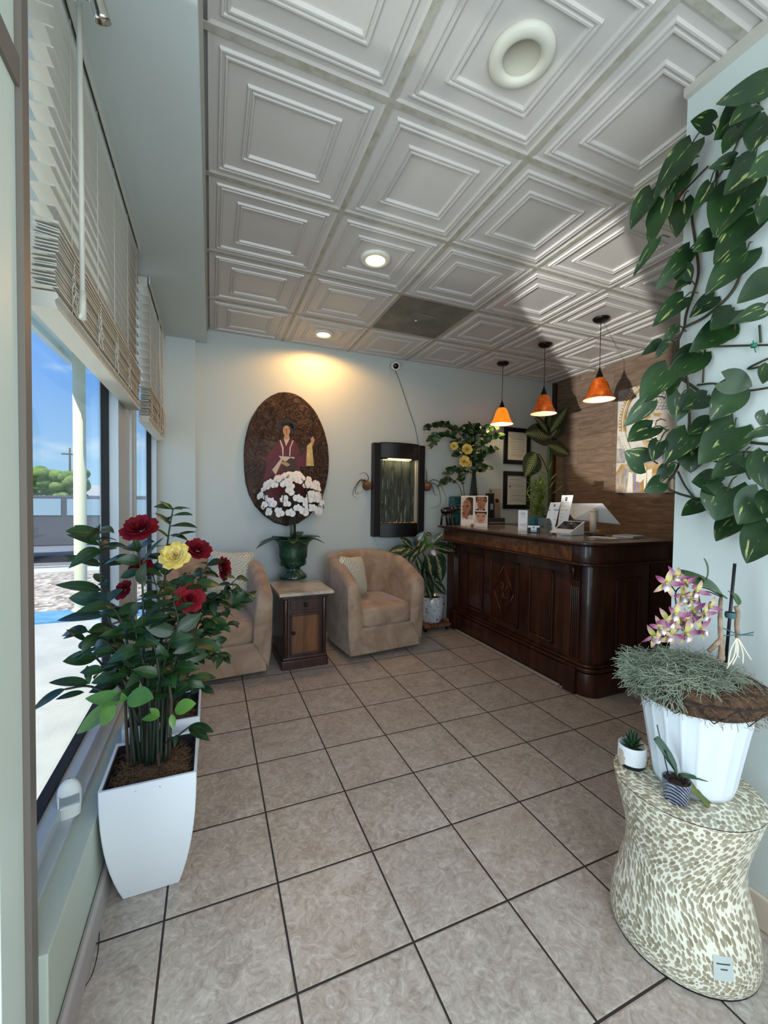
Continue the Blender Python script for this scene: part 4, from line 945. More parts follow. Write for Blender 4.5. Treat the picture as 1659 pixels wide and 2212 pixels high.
Bp([(860, 800), (880, 720), (960, 680), (1060, 720), (1060, 735), (960, 705), (890, 745), (875, 830)], 4, 7); Bp([(895, 835), (970, 858), (1075, 820), (1080, 828), (975, 876), (900, 848)], 4, 7); Bp([(640, 850), (700, 870), (760, 840), (762, 850), (700, 885), (640, 862)], 4, 7)
Bp([(800, 720), (830, 720), (850, 940), (910, 1000), (880, 1035), (780, 1030), (750, 1000), (790, 940)], 5, 6.5); Bp([(770, 1020), (830, 1045), (900, 1015), (890, 1038), (830, 1058), (775, 1040)], 4, 7)
Bp([(710, 1100), (790, 1065), (830, 1080), (870, 1060), (950, 1080), (850, 1110), (790, 1105)], 4, 7); Bp([(740, 1112), (830, 1125), (920, 1095), (860, 1150), (790, 1155)], 5, 7); Bp([(770, 1155), (860, 1155), (820, 1175)], 4, 7)
for i in range(11):
    for j in range(9):
        x = 560 + i * 62 + (j % 2) * 31; y = 130 + j * 54; 
        if ((x - 890) / 330) ** 2 + ((y - 520) / 420) ** 2 > 1 or (y > 540): continue
        Bp(ell(x, y, 29, 26, 10), 4, 6); Bp(ell(x - 3, y - 3, 23, 20, 10), 1 if (i + j) % 3 else 2, 7); Bp(ell(x - 6, y - 6, 10, 8, 8), 5, 8)
w.build('painted_picture', [gold, gry, lil, stone_, drk, ltw], pa)
# ------------------------------------------------------------------ things on and behind the counter
CZ = 1.0045
def Xp(px, py, X): return at_x(px, py, X)
# elephant figure
el = thing('elephant_figurine', (2.3, 3.47, CZ), 'small dark polished elephant figurine with raised trunk at the far end of the counter', 'figurine')
em = mat('ebony', '#140c0a', .25, coat=.5)
w = MB()
def EP(px, py, dy=0): p = at_d(px, py, el_d); return p + Vector((0, dy, 0))
el_d = FW.dot(Vector((2.3, 3.47, CZ)) - CAM)
def tubes(lst, seg=8):
    for pts, r in lst: w.tube(pts, r, seg)
E7 = lambda x, y: (940 + x / 6.913, 1040 + y / 6.913)
def e7(x, y, dy=0): a = E7(x, y); return EP(a[0], a[1], dy)
w.tube(curve([e7(100, 480), e7(130, 440), e7(190, 435), e7(260, 425), e7(300, 420)], 4), [.008, .016, .026, .032, .034, .035, .035, .035, .034, .034, .033, .032, .032, .03, .026, .02, .01], 12)
w.tube([e7(280, 430), e7(310, 400), e7(335, 385), e7(350, 385)], [.02, .028, .024, .012], 10)
w.tube(curve([e7(330, 385), e7(365, 380), e7(375, 355), e7(355, 345), e7(300, 355)], 4), [.012 - .0005 * i for i in range(17)], 7)
for xs, dy in (((110, 480, 80, 585), -.012), ((170, 480, 195, 590), .014), ((215, 470, 225, 595), -.014), ((285, 460, 305, 590), .012)):
    w.tube([e7(xs[0], xs[1], dy), e7((xs[0] + xs[2]) / 2 - 6, (xs[1] + xs[3]) / 2, dy), Vector((e7(xs[2], xs[3], dy).x, e7(xs[2], xs[3], dy).y, CZ + .001))], [.017, .010, .011], 8)
w.build('body', em, el)
w = MB(); 
for dy in (-.026, .024): w.lathe([(0, -.004), (.02, -.002), (.022, 0), (0, .003)], (0, 0, 0), 12, M=Matrix.Translation(e7(255, 410, dy)) @ Matrix.Rotation(radians(70), 4, 'X'), sy=1.3)
w.build('ear', em, el)
w = MB(); w.cyl(e7(345, 395, -.012), e7(385, 385, -.02), .003, .0015); w.cyl(e7(345, 395, .012), e7(385, 385, .016), .003, .0015); w.build('tusk', mat('ivory', '#b8ab95', .4), el)

# picture card with three portraits
cols2 = [mat('card_white', '#e6dfd8', .35), mat('portrait_backdrop', '#cdbfb4', .5), mat('brown_skin', '#8a5a42', .5, noise=(40, '#a8765a', .4, .7)), mat('dark_skin', '#5d4036', .5), mat('hair_dark', '#2b2523', .6), mat('lip_tone', '#7a3c3c', .5), mat('light_skin', '#c08c70', .5)]
A = Xp(995, 1132, 2.24); A = Vector((2.33, 3.17, CZ)); 
def on_counter(px, X): d = ray(px, 1140); k = X / d.x; return Vector((X, d.y * k, CZ))
c0, c1 = on_counter(995, 2.25), on_counter(1053, 2.36)
pc_ = thing('picture_card', (c0 + c1) / 2, 'square acrylic display card showing three portrait photographs on the counter', 'display card')
ux_ = (c1 - c0); wd = ux_.length; ux_.normalize(); nn_ = Vector((ux_.y, -ux_.x, 0)); upv = Vector((0, 0, 1))
CH = wd * .98
w = MB()
def CP(pts, mi, lay):  # zoom coordinates (990,1070) s=20.74 mapped onto the card
    P = []
    for a, b_ in pts:
        u = (a - 95) / (1320 - 95); v = 1 - (b_ - 250) / (1370 - 250); P.append(c0 + ux_ * (u * wd) + upv * (v * CH) + nn_ * (lay * .0006 + .001))
    w.poly(P, -nn_, mi, .0006)
CP([(95, 250), (1320, 250), (1320, 1370), (95, 1370)], 0, 0); CP([(110, 290), (665, 290), (665, 1120), (110, 1120)], 1, 1); CP([(740, 270), (1290, 270), (1290, 780), (740, 780)], 1, 1); CP([(740, 815), (1290, 815), (1290, 1230), (740, 1230)], 1, 1)
CP([(300, 380), (430, 310), (560, 300), (665, 340), (665, 940), (560, 960), (500, 500), (380, 400)], 4, 2)
CP([(210, 500), (260, 430), (380, 370), (500, 420), (580, 560), (600, 760), (560, 930), (440, 1000), (420, 1110), (340, 1110), (320, 1060), (200, 1060), (170, 950), (160, 880), (185, 800), (155, 770), (200, 660)], 2, 3)
CP([(560, 700), (600, 760), (560, 930), (440, 1000), (470, 860)], 3, 4); CP([(330, 620), (400, 590), (470, 620), (400, 665)], 4, 4); CP([(150, 650), (185, 610), (215, 650), (180, 680)], 4, 4); CP([(165, 880), (280, 860), (320, 910), (250, 940), (175, 960)], 5, 4)
CP([(790, 290), (1260, 290), (1280, 460), (1230, 500), (820, 500), (780, 400)], 4, 2); CP([(840, 340), (920, 290), (1120, 290), (1220, 360), (1230, 520), (1200, 640), (1120, 770), (930, 770), (860, 600)], 2, 3)
CP([(870, 400), (930, 390), (950, 430), (880, 435)], 4, 4); CP([(1110, 410), (1180, 400), (1190, 440), (1110, 440)], 4, 4); CP([(970, 560), (1080, 560), (1030, 585)], 3, 4); CP([(970, 640), (1090, 640), (1030, 690)], 5, 4); CP([(740, 770), (900, 700), (1180, 700), (1230, 780)], 4, 2.5)
CP([(740, 815), (1290, 815), (1260, 930), (1200, 900), (860, 900), (800, 940)], 4, 2); CP([(860, 870), (1180, 870), (1230, 950), (1200, 1110), (1110, 1230), (940, 1230), (850, 1110), (810, 950)], 6, 3)
CP([(870, 940), (940, 950), (960, 990), (880, 985)], 3, 4); CP([(1100, 960), (1180, 950), (1190, 990), (1100, 1000)], 3, 4); CP([(980, 1110), (1080, 1110), (1030, 1150)], 5, 4)
w.build('photo_sheet', cols2, pc_)
acr = mat('acrylic', '#e9f0f0', .05, trans=.92, ior=1.3)
w = MB(); v = [c0, c1, c1 + upv * CH, c0 + upv * CH]; w.poly([p - nn_ * .003 for p in v], -nn_, 0, .003); q = nn_ * -.05
w.poly([c0 + Vector((0, 0, .0)), c1, c1 + q, c0 + q], (0, 0, 1), 0, .002); w.build('acrylic_stand', acr, pc_)
# glass trinkets in front of the card
for px, X, r_, c_, lb in ((1020, 2.235, .017, '#8a4a32', 'small shiny red and green glass ball in front of the picture card'),):
    p = on_counter(px, X); w = MB(); w.lathe([(r_ * sin(pi * i / 10) + .00001, r_ - r_ * cos(pi * i / 10)) for i in range(11)], p, 20)
    tag(w.build('glass_ball', mat('glass_trinket', c_, .05, noise=(60, '#6f8a3a', .45, .6), coat=1)), lb, 'ornament')
for i, (px, X) in enumerate(((998, 2.22), (1006, 2.225))):
    p = on_counter(px, X); w = MB(); w.lathe([(.006 * sin(pi * i_ / 6) + .00001, .004 - .004 * cos(pi * i_ / 6)) for i_ in range(7)], p, 10)
    tag(w.build('pebble', mat('trinket_%d' % i, ('#4f6a48', '#3a3330')[i], .3)), ('tiny green pebble at the left edge of the picture card', 'tiny dark pebble between the green pebble and the glass ball')[i], 'ornament')

# payment sign (tall white leaflet stand)
def standing_sheet(c0, c1, h, lean=0, back=0):
    ux = (c1 - c0).normalized(); nn = Vector((ux.y, -ux.x, 0)); up = (Vector((0, 0, 1)) - nn * lean).normalized(); return ux, nn, up
a_, b_ = on_counter(1119, 2.36), on_counter(1139, 2.40); a_.z = b_.z = CZ
ux, nn, up = standing_sheet(a_, b_, 0); wd = (b_ - a_).length * 1.0; hh = .172
ps = thing('tip_sign', (a_ + b_) / 2, 'tall narrow white sign holder with faint grey print on the counter', 'sign')
w = MB()
def SP(u0, u1, v0, v1, mi, lay): P = [a_ + ux * (u * wd) + up * (v * hh) + nn * (.001 + lay * .0005) for u, v in ((u0, v0), (u1, v0), (u1, v1), (u0, v1))]; w.poly(P, -nn, mi, .0005)
SP(0, 1, 0, 1, 0, 0)
for u0, u1, v0, v1 in ((.35, .65, .90, .915), (.2, .85, .84, .862), (.22, .8, .79, .81), (.35, .7, .735, .75), (.3, .48, .665, .68), (.66, .76, .65, .685), (.25, .85, .31, .33), (.15, .8, .26, .268), (.4, .75, .245, .252), (.05, .6, .05, .058)): SP(u0, u1, v0, v1, 1, 1)
w.build('printed_sheet', [mat('sign_white', '#eef0f4', .3), mat('sign_ink', '#8d8c92', .5)], ps)
w = MB(); P = [a_, b_, b_ + up * hh, a_ + up * hh]; w.poly([p - nn * .001 for p in P], -nn, 0, .004); P = [a_, b_, b_ - nn * .05, a_ - nn * .05]; w.poly(P, (0, 0, 1), 0, .002); w.poly([b_ + nn * .0, b_ - nn * .05, b_ - nn * .035 + up * hh, b_ + up * hh], ux, 0, .001); w.build('acrylic_holder', mat('frosted_acrylic', '#dfe6ea', .2, trans=.5, ior=1.2), ps)

# business card holder
c = on_counter(1153, 2.335); bh = thing('business_card_holder', c, 'small black holder with white business cards beside the tall sign', 'card holder', YAW * 0)
ux = (on_counter(1166, 2.36) - on_counter(1141, 2.30)).normalized(); nn = Vector((ux.y, -ux.x, 0))
def obox(w, c, u0, u1, d0, d1, z0, z1, mi=0, ux=None, nn=None):
    P = [c + ux * u + nn * d + Vector((0, 0, z)) for z in (z0, z1) for d in (d0, d1) for u in (u0, u1)]; w.add(P, [(0, 2, 3, 1), (4, 5, 7, 6), (0, 1, 5, 4), (2, 6, 7, 3), (0, 4, 6, 2), (1, 3, 7, 5)], mi)
w = MB(); obox(w, c, -.045, .045, -.03, .012, 0, .006, ux=ux, nn=nn); obox(w, c, -.045, -.022, .006, .011, 0, .04, ux=ux, nn=nn); obox(w, c, .022, .045, .006, .011, 0, .042, ux=ux, nn=nn); obox(w, c, -.045, .045, -.03, -.026, 0, .05, ux=ux, nn=nn); w.build('holder', black, bh, bevel=.001)
w = MB(); obox(w, c, -.044, .044, -.012, .004, .006, .056, 0, ux, nn); obox(w, c, -.028, .02, .004, .0045, .008, .02, 1, ux, nn); obox(w, c, -.006, .006, .004, .0045, .034, .048, 2, ux, nn); w.build('cards', [mat('card_white2', '#eef2f6', .4), mat('card_blue', '#8fb8d8', .4), mat('card_logo', '#8a7a68', .4)], bh)

# brochure holder with two leaflets
def sheet(name, parent, q, mats, art):
    """q: four corners bl, br, tr, tl"""
    w = MB(); n_ = (q[1] - q[0]).cross(q[3] - q[0]).normalized()
    if n_.dot(CAM - q[0]) < 0: n_ = -n_
    w.poly(q, -n_, 0, .0012)
    for u0, u1, v0, v1, mi in art:
        P = [q[0] * (1 - u) * (1 - v) + q[1] * u * (1 - v) + q[2] * u * v + q[3] * (1 - u) * v + n_ * .0005 for u, v in ((u0, v0), (u1, v0), (u1, v1), (u0, v1))]; w.poly(P, -n_, mi, .0004)
    return w.build(name, mats, parent)
ZA = lambda x, y, X: at_x(1160 + x / 15.08, 1060 + y / 15.08, X)
bro = thing('brochure_holder', (2.42, 2.62, CZ), 'clear acrylic holder with a white leaflet with blue band, 3.89% printed low on it', 'brochure holder')
smats = [mat('leaflet_white', '#f0f2f4', .4), mat('leaflet_blue', '#7f97ae', .5), mat('leaflet_ink', '#9a9ca0', .6), mat('logo_brown', '#4b332c', .5), mat('logo_gold', '#b98a4a', .5)]
XA = 2.43
L1 = [ZA(200, 1260, XA), ZA(560, 1290, XA + .03), ZA(770, 375, XA + .06), ZA(440, 385, XA + .03)]
sheet('leaflet', bro, L1, smats, [(.0, .98, .70, .745, 1), (.1, .7, .10, .108, 2), (.05, .9, .06, .064, 2), (.1, .9, .36, .40, 2), (.42, .56, .85, .925, 3), (.46, .52, .875, .9, 4), (.15, .85, .62, .625, 2), (.15, .8, .56, .565, 2), (.2, .85, .5, .505, 2)])
txt = bpy.data.curves.new('rate_text', 'FONT'); txt.body = '3.89%'; txt.size = .019; txt.extrude = .0002
def place_text(txt, q, u, v, parent, name, m):
    o = bpy.data.objects.new(name, txt); txt.materials.append(m)
    dg = None; COL.objects.link(o); bpy.context.view_layer.update()
    me = bpy.data.meshes.new_from_object(o); bpy.data.objects.remove(o)
    ex = (q[1] - q[0]).normalized(); n_ = (q[1] - q[0]).cross(q[3] - q[0]).normalized(); ey = n_.cross(ex)
    if n_.dot(CAM - q[0]) < 0: pass
    base = q[0] * (1 - u) * (1 - v) + q[1] * u * (1 - v) + q[2] * u * v + q[3] * (1 - u) * v + n_ * .0012
    Mx = Matrix((ex, ey, n_)).transposed().to_4x4(); Mx.translation = base; me.transform(Mx); me.transform(Matrix.Translation(parent['_l']).inverted())
    o = bpy.data.objects.new(name, me); COL.objects.link(o); o.parent = parent; return o
place_text(txt, L1, .25, .17, bro, 'printed_rate', mat('ink_rate', '#55585c', .6))
w = MB(); p0, p1 = on_counter(1164, 2.38), on_counter(1192, 2.44); h_ = .115
nn = Vector((-.55, -.83, 0)); back = Vector((.02, .03, 0))
w.poly([p0, p1, p1 + Vector((0, 0, h_)) + back, p0 + Vector((0, 0, h_)) + back], nn, 0, .0015); w.poly([p0, p1, p1 - nn * .05, p0 - nn * .05], (0, 0, 1), 0, .002); w.build('acrylic_pocket', acr, bro)
men = thing('price_leaflet', (2.5, 2.6, CZ), 'tall white price leaflet with brown and gold logo leaning behind the card reader', 'leaflet')
L2 = [ZA(640, 1130, XA + .06), ZA(930, 1000, XA + .08), ZA(1185, 145, XA + .16), ZA(810, 150, XA + .14)]
L2[0].z = CZ; L2[1] = L2[0] + (ZA(930, 1000, XA + .08) - ZA(640, 1000, XA + .06)); L2[1].z = CZ
sheet('leaflet', men, L2, smats, [(.36, .54, .85, .95, 3), (.41, .5, .88, .92, 4)] + [(.12, .75, .80, .807, 2), (.15, .45, .71, .716, 2), (.1, .42, .60, .612, 2), (.55, .8, .60, .612, 2), (.1, .35, .5, .507, 2), (.1, .4, .42, .428, 2), (.5, .6, .42, .428, 2), (.1, .35, .33, .338, 2), (.1, .45, .22, .228, 2)])

# card reader terminal
wht = mat('device_white', '#e9ebee', .3, coat=.3); scr = mat('screen_black', '#050506', .08, coat=1)
cr_ = thing('card_reader', (2.42, 2.40, CZ), 'white tablet-like payment terminal with black screen on the counter', 'payment terminal')
B = lambda x, y, X: ZA(x, y, X)
f0, f1 = B(410, 1330, 2.30), B(1085, 1385, 2.40); b0, b1 = B(875, 965, 2.48), B(1585, 1000, 2.58)
for p in (f0, f1): p.z = max(p.z, CZ + .012)
w = MB(); n_ = (f1 - f0).cross(b0 - f0).normalized(); n_ = n_ if n_.z > 0 else -n_
w.poly([f0, f1, b1, b0], -n_, 0, .012); w.build('tablet', wht, cr_, bevel=.004)
w = MB(); bl = lambda u, v: f0 * (1 - u) * (1 - v) + f1 * u * (1 - v) + b1 * u * v + b0 * (1 - u) * v
w.poly([bl(.1, .3) + n_ * .0006, bl(.93, .3) + n_ * .0006, bl(.9, .93) + n_ * .0006, bl(.07, .93) + n_ * .0006], -n_, 0, .001); w.build('screen', scr, cr_)
w = MB(); q = [bl(.45, .12), bl(.98, .1), bl(.97, .96), bl(.12, .96)]; low = [Vector((p.x, p.y, CZ + .0005)) for p in q]; hi = [p - n_ * .012 for p in q]
w.add(low + hi, [(3, 2, 1, 0), (4, 5, 6, 7)] + [(i, (i + 1) % 4, (i + 1) % 4 + 4, i + 4) for i in range(4)]); w.build('base_wedge', wht, cr_, bevel=.003)

# point of sale display seen from behind
pos = thing('point_of_sale_display', (2.78, 2.45, CZ), 'white point of sale display seen from behind on a round white post', 'cash register')
ZM = lambda x, y, X: at_x(1100 + x / 4.879, 1060 + y / 4.879, X)
t0, t1, t2, t3 = ZM(560, 130, 2.72), ZM(985, 130, 2.90), ZM(1178, 355, 3.02), ZM(680, 300, 2.72)
w = MB(); n_ = (t1 - t0).cross(t3 - t0).normalized(); n_ = n_ if n_.dot(CAM - t0) > 0 else -n_
w.poly([t0, t1, t2, t3], -n_, 0, .022); w.build('display_shell', wht, pos, bevel=.007, bseg=3)
w = MB(); q0, q1, q2, q3 = [t0.lerp(t2, .12), t1.lerp(t3, .12), t2.lerp(t0, .12), t3.lerp(t1, .12)]; w.poly([p - n_ * .024 for p in (q0, q1, q2, q3)], -n_, 0, .002); w.build('screen', scr, pos)
pb = Vector((2.80, 0, CZ)); d = ray(1281, 1150); pb.y = d.y * pb.x / d.x
w = MB(); ptop = ZM(885, 225, pb.x + .01); w.cyl((pb.x, pb.y, CZ + .004), (ptop.x, ptop.y, ptop.z), .026, seg=24); w.lathe([(0, 0), (.026, 0), (.03, .01), (.02, .02), (0, .02)], (ptop.x, ptop.y, ptop.z), 20); w.build('post', mat('pos_post', '#dfd6cc', .3), pos)
w = MB(); w.tube([Vector((ptop.x, ptop.y, ptop.z)), (t0 + t1 + t2 + t3) / 4 - n_ * .01], [.016, .03], 10); w.build('neck', wht, pos)
w = MB(); w.prism(superellipse(pb.x - .01, pb.y + .02, .1, .085, 5, 32), CZ, CZ + .005); w.build('base_plate', mat('brushed_steel', '#a7a9ab', .3, .9), pos, bevel=.001)

# papers, notebook, keys, sticky note on the counter
def flat(name, X, Y, sx, sy, rz, h, m, lb, cat, z=CZ):
    w = MB(); c, s_ = cos(rz), sin(rz); P = [(X + a * c - b_ * s_, Y + a * s_ + b_ * c) for a, b_ in ((-sx, -sy), (sx, -sy), (sx, sy), (-sx, sy))]; w.prism(P, z, z + h); return tag(w.build(name, m, None, bevel=.0008), lb, cat)
pw = mat('notebook_paper', '#c9ccd2', .5)
nb = thing('notebook', (2.74, 2.06, CZ), 'thin white spiral notebook near the front end of the counter', 'notebook', .25)
w = MB(); w.box(-.09, .09, -.075, .06, .001, .012); w.build('pages', pw, nb, world=False, bevel=.001)
w = MB(); w.box(-.092, .092, -.077, .062, .012, .0135); w.build('cover', mat('notebook_cover', '#9aa0aa', .4), nb, world=False)
w = MB()
for k in range(16): w.lathe([(.006, -.0008), (.0072, 0), (.006, .0008)], (0, 0, 0), 10, M=Matrix.Translation((-.085 + k * .0113, .062, .007)) @ Matrix.Rotation(radians(90), 4, 'Y'))
w.build('spiral', chrome, nb, world=False)
flat('loose_paper', 2.52, 2.07, .07, .09, .4, .0015, mat('loose_sheet', '#d9d9d6', .6), 'loose white sheet lying between the notebook and the terminal', 'paper')
flat('dark_notepad', 2.62, 2.22, .05, .035, -.2, .008, black, 'small dark notepad beside the notebook', 'notepad')
ky = thing('key_bunch', (2.66, 2.32, CZ), 'bunch of dark keys on the counter behind the notebook', 'keys')
w = MB(); w.lathe([(.012, -.001), (.0135, 0), (.012, .001)], (2.66, 2.32, CZ + .006), 16)
for a in (.2, 1.1, 2.3): w.tube([(2.66 + .013 * cos(a), 2.32 + .013 * sin(a), CZ + .006), (2.66 + .055 * cos(a), 2.32 + .055 * sin(a), CZ + .004)], [.006, .003], 6)
w.build('keys', mat('key_metal', '#5a564f', .35, .8), ky)
p = at_x(1300, 1133, 3.0); w = MB(); w.add([(2.96, 2.50, CZ), (3.0, 2.46, CZ), (3.05, 2.5, CZ + .001), (3.0, 2.55, CZ)], [(0, 1, 2, 3)])
wkd = thing('work_desk', (3.2, 2.75, 0), 'dark lower desk behind the reception counter', 'desk')
w = MB(); w.box(2.935, 3.28, 2.0, 3.05, .955, .985); w.build('desk_top', cw1, wkd, bevel=.003)
for y_ in (2.03, 2.99): w = MB(); w.box(2.95, 3.25, y_, y_ + .03, 0, .955); w.build('side_panel', cw1, wkd)
flat('sticky_note_pad', 3.02, 2.56, .035, .035, .3, .03, mat('sticky_yellow', '#d8b722', .6), 'yellow pad of notes below the white display', 'notepad', .985)

# cabinet at the back wall that carries the plants and boxes
bc = thing('back_cabinet', (2.98, 3.62, 0), 'low dark cabinet against the back wall behind the counter', 'cabinet')
w = MB(); w.box(2.32, 3.62, 3.665, 3.80, 0, .99); w.build('cabinet_body', cabw, bc, bevel=.004)
w = MB(); w.box(2.3, 3.65, 3.661, 3.805, .99, 1.0); w.build('cabinet_top', cabw, bc, bevel=.002)
cc_ = thing('corner_cabinet', (3.3, 3.53, 0), 'low dark cabinet in the corner that carries the tall green plants', 'cabinet')
w = MB(); w.box(2.96, 3.62, 3.40, 3.655, 0, .99); w.build('cabinet_body', cabw, cc_, bevel=.004)
w = MB(); w.box(2.94, 3.65, 3.385, 3.659, .99, 1.0); w.build('cabinet_top', cabw, cc_, bevel=.002)
def ybox(name, px0, px1, py0, py1, Yf, dep, m, lb, cat, z0=None, bev=.003):
    a, b_ = at_y(px0, py1, Yf), at_y(px1, py0, Yf); w = MB(); zb_ = a.z if z0 is None else z0; w.box(a.x, b_.x, Yf, Yf + dep, zb_, b_.z); o = w.build(name, m, None, bevel=bev); return tag(o, lb, cat)
drw = thing('drawer_unit', (at_y(1070, 1130, 3.7).x, 3.72, 1.0), 'low grey drawer unit behind the picture card', 'drawer unit')
a, b_ = at_y(1054, 1137, 3.667), at_y(1091, 1119, 3.667); w = MB(); w.box(a.x, b_.x, 3.667, 3.775, 1.0005, b_.z); w.build('unit_body', mat('grey_plastic', '#3b3b3c', .4), drw, bevel=.004)
w = MB(); w.box(a.x + .01, b_.x - .01, 3.660, 3.667, 1.01, lerp(1.0, b_.z, .35)); w.build('drawer', mat('pale_edge2', '#8f8a84', .5), drw, bevel=.001)
zt_ = b_.z
ybox('black_box', 1055, 1068, 1066, 1119, 3.69, .06, black, 'upright glossy black box with a small blue label behind the picture card', 'box', zt_ + .001)
lbx = bpy.data.objects[-1] if False else None
o = [x for x in COL.objects if x.name.startswith('black_box')][0]
a, b_ = at_y(1059, 1101, 3.689), at_y(1065.5, 1088, 3.689); w = MB(); w.box(a.x - o.location.x, b_.x - o.location.x, 3.6888 - o.location.y, 3.6897 - o.location.y, a.z - o.location.z, b_.z - o.location.z); w.build('box_label', mat('label_blue', '#8b97ad', .5), o, world=False)
ybox('tissue_box', 1069, 1081, 1086, 1118, 3.69, .06, mat('warm_grey', '#7d756c', .6), 'narrow grey-brown box with a white top next to the black box', 'box', zt_ + .001)
p = at_y(1074, 1078, 3.72); w = MB(); w.lathe([(0, -.022), (.015, -.02), (.022, -.005), (.02, .014), (.008, .022), (0, .022)], (p.x, 3.72, at_y(1070, 1086, 3.69).z + .0225), 16); tag(w.build('red_jar', mat('dark_red', '#4c1210', .3)), 'small dark red jar on top of the narrow grey-brown box', 'jar')
sg = thing('small_framed_notice', (at_y(1064, 1100, 3.79).x, 3.79, 1.0), 'small unframed notice with a round seal leaning on the wall behind the black box', 'notice')
a, b_ = at_y(1055, 1120, 3.795), at_y(1083, 1056, 3.795); w = MB(); w.box(a.x, b_.x, 3.795, 3.799, 1.001, b_.z); 
w.box(a.x + .02, b_.x - .02, 3.7945, 3.795, b_.z - .075, b_.z - .073, 1); w.box(a.x + .05, b_.x - .06, 3.7945, 3.795, b_.z - .05, b_.z - .047, 1); w.lathe([(0, 0), (.012, 0), (.012, .001), (0, .001)], (0, 0, 0), 16, mi=2, M=Matrix.Translation((a.x + .025, 3.795, b_.z - .03)) @ Matrix.Rotation(radians(90), 4, 'X'))
w.build('notice_sheet', [mat('notice_paper', '#b5ac9b', .6), inkg, mat('seal_brown', '#4d3323', .6)], sg)

# motion sensor on the window sill
q = at_z(150, 1757, .318); ms_ = thing('motion_sensor', (q.x, q.y, .316), 'white rounded motion sensor on the window ledge', 'motion sensor', .25)
w = MB()
def sens(u, v):
    a = 2 * pi * u; z = v * .105; k = 1 if z < .06 else sqrt(max(0, 1 - ((z - .06) / .0452) ** 2))
    c, s_ = cos(a), sin(a); return Vector((math.copysign(abs(c) ** .8, c) * .03 * max(k, .02) * (.93 + .07 * min(1, z / .03)), math.copysign(abs(s_) ** .8, s_) * .022 * max(k, .02), z))
w.grid(sens, 32, 22, closeu=True, uvs=False); w.build('sensor_body', mat('sensor_white', '#d3d6d0', .5), ms_, world=False)
w = MB(); w.grid(lambda u, v: Vector((lerp(-.024, .024, u), -.0225 - .003 * sin(pi * u) * 1.0 + .0 , .042 + .024 * v)), 10, 4, uvs=False); w.build('sensor_lens', mat('sensor_lens', '#7d878c', .3), ms_, world=False)
w = MB(); w.box(-.026, .026, -.0255, -.019, .033, .038); w.box(-.027, -.023, -.0245, -.017, .038, .07); w.build('sensor_bezel', mat('sensor_white', '#d3d6d0', .5), ms_, world=False, bevel=.001)
# ------------------------------------------------------------------ plants
def leaf_mat(name, dark, light, vein='#6d8a4a', rough=.38, coat=.25, trans=.0, pattern=None):
    def fn(m, t, n, l, b, co):
        uv = co.outputs['UV']; sp = n.new('ShaderNodeSeparateXYZ'); l(uv, sp.inputs[0])
        z = tex(n, l, 'Noise', co.outputs['Object'], 9, Detail=3); c = ramp(n, l, z.outputs[0], [(.35, dark), (.68, light)])
        du = math_node(n, l, 'ABSOLUTE', math_node(n, l, 'SUBTRACT', sp.outputs[0], .5))
        if pattern == 'pothos':
            q = mapping(n, l, uv, scale=(7, 1.6, 1)); ad = n.new('ShaderNodeVectorMath'); ad.operation = 'ADD'; l(q, ad.inputs[0]); l(mapping(n, l, co.outputs['Object'], scale=(6, 6, 6)), ad.inputs[1])
            z2 = tex(n, l, 'Noise', ad.outputs[0], 1.1, Detail=5, Distortion=.4); k = ramp(n, l, z2.outputs[0], [(.62, 0.0), (.70, .8)]); c = mixc(n, l, k, c, '#a3ad62')
        if pattern == 'dief':
            st_ = math_node(n, l, 'SINE', math_node(n, l, 'MULTIPLY', math_node(n, l, 'SUBTRACT', sp.outputs[1], math_node(n, l, 'MULTIPLY', du, .8)), 70))
            z2 = tex(n, l, 'Noise', uv, 13, Detail=3); e = math_node(n, l, 'SUBTRACT', .13, du); e = math_node(n, l, 'ADD', math_node(n, l, 'MULTIPLY', e, 4), math_node(n, l, 'MULTIPLY', st_, .6)); e = math_node(n, l, 'ADD', e, math_node(n, l, 'SUBTRACT', z2.outputs[0], .5))
            k = ramp(n, l, e, [(.05, 0.0), (.35, 1.0)]); c = mixc(n, l, k, c, vein)
        if pattern == 'agla':
            z2 = tex(n, l, 'Noise', uv, 9, Detail=4, Distortion=1); e = math_node(n, l, 'SUBTRACT', .17, du); e = math_node(n, l, 'ADD', math_node(n, l, 'MULTIPLY', e, 3.6), math_node(n, l, 'MULTIPLY', math_node(n, l, 'SUBTRACT', z2.outputs[0], .5), 2.4)); k = ramp(n, l, e, [(.1, 0.0), (.5, .9)]); c = mixc(n, l, k, c, vein)
        if pattern is None or pattern == 'dief':
            k = math_node(n, l, 'LESS_THAN', du, .012); c = mixc(n, l, math_node(n, l, 'MULTIPLY', k, .5), c, dark if pattern else vein)
        l(c, b.inputs['Base Color'])
        s_ = math_node(n, l, 'SINE', math_node(n, l, 'MULTIPLY', math_node(n, l, 'ADD', sp.outputs[1], math_node(n, l, 'MULTIPLY', du, -1.0)), 55)); add_bump(n, l, b, s_, .02 if pattern == 'pothos' else .14, .003)
    return mat(name, dark, rough, fn=fn, coat=coat)
lm_rose = leaf_mat('rose_leaf', '#132a15', '#27481f', coat=.12); lm_bright = leaf_mat('young_leaf', '#35601f', '#5d8a30')
lm_pothos = leaf_mat('pothos_leaf', '#0f2610', '#203f18', pattern='pothos', rough=.4, coat=.05); lm_dief = leaf_mat('dumbcane_leaf', '#0f2210', '#1c3818', '#9dac6c', pattern='dief'); lm_agla = leaf_mat('aglaonema_leaf', '#152b1b', '#234029', '#a39c74', pattern='agla', rough=.25)
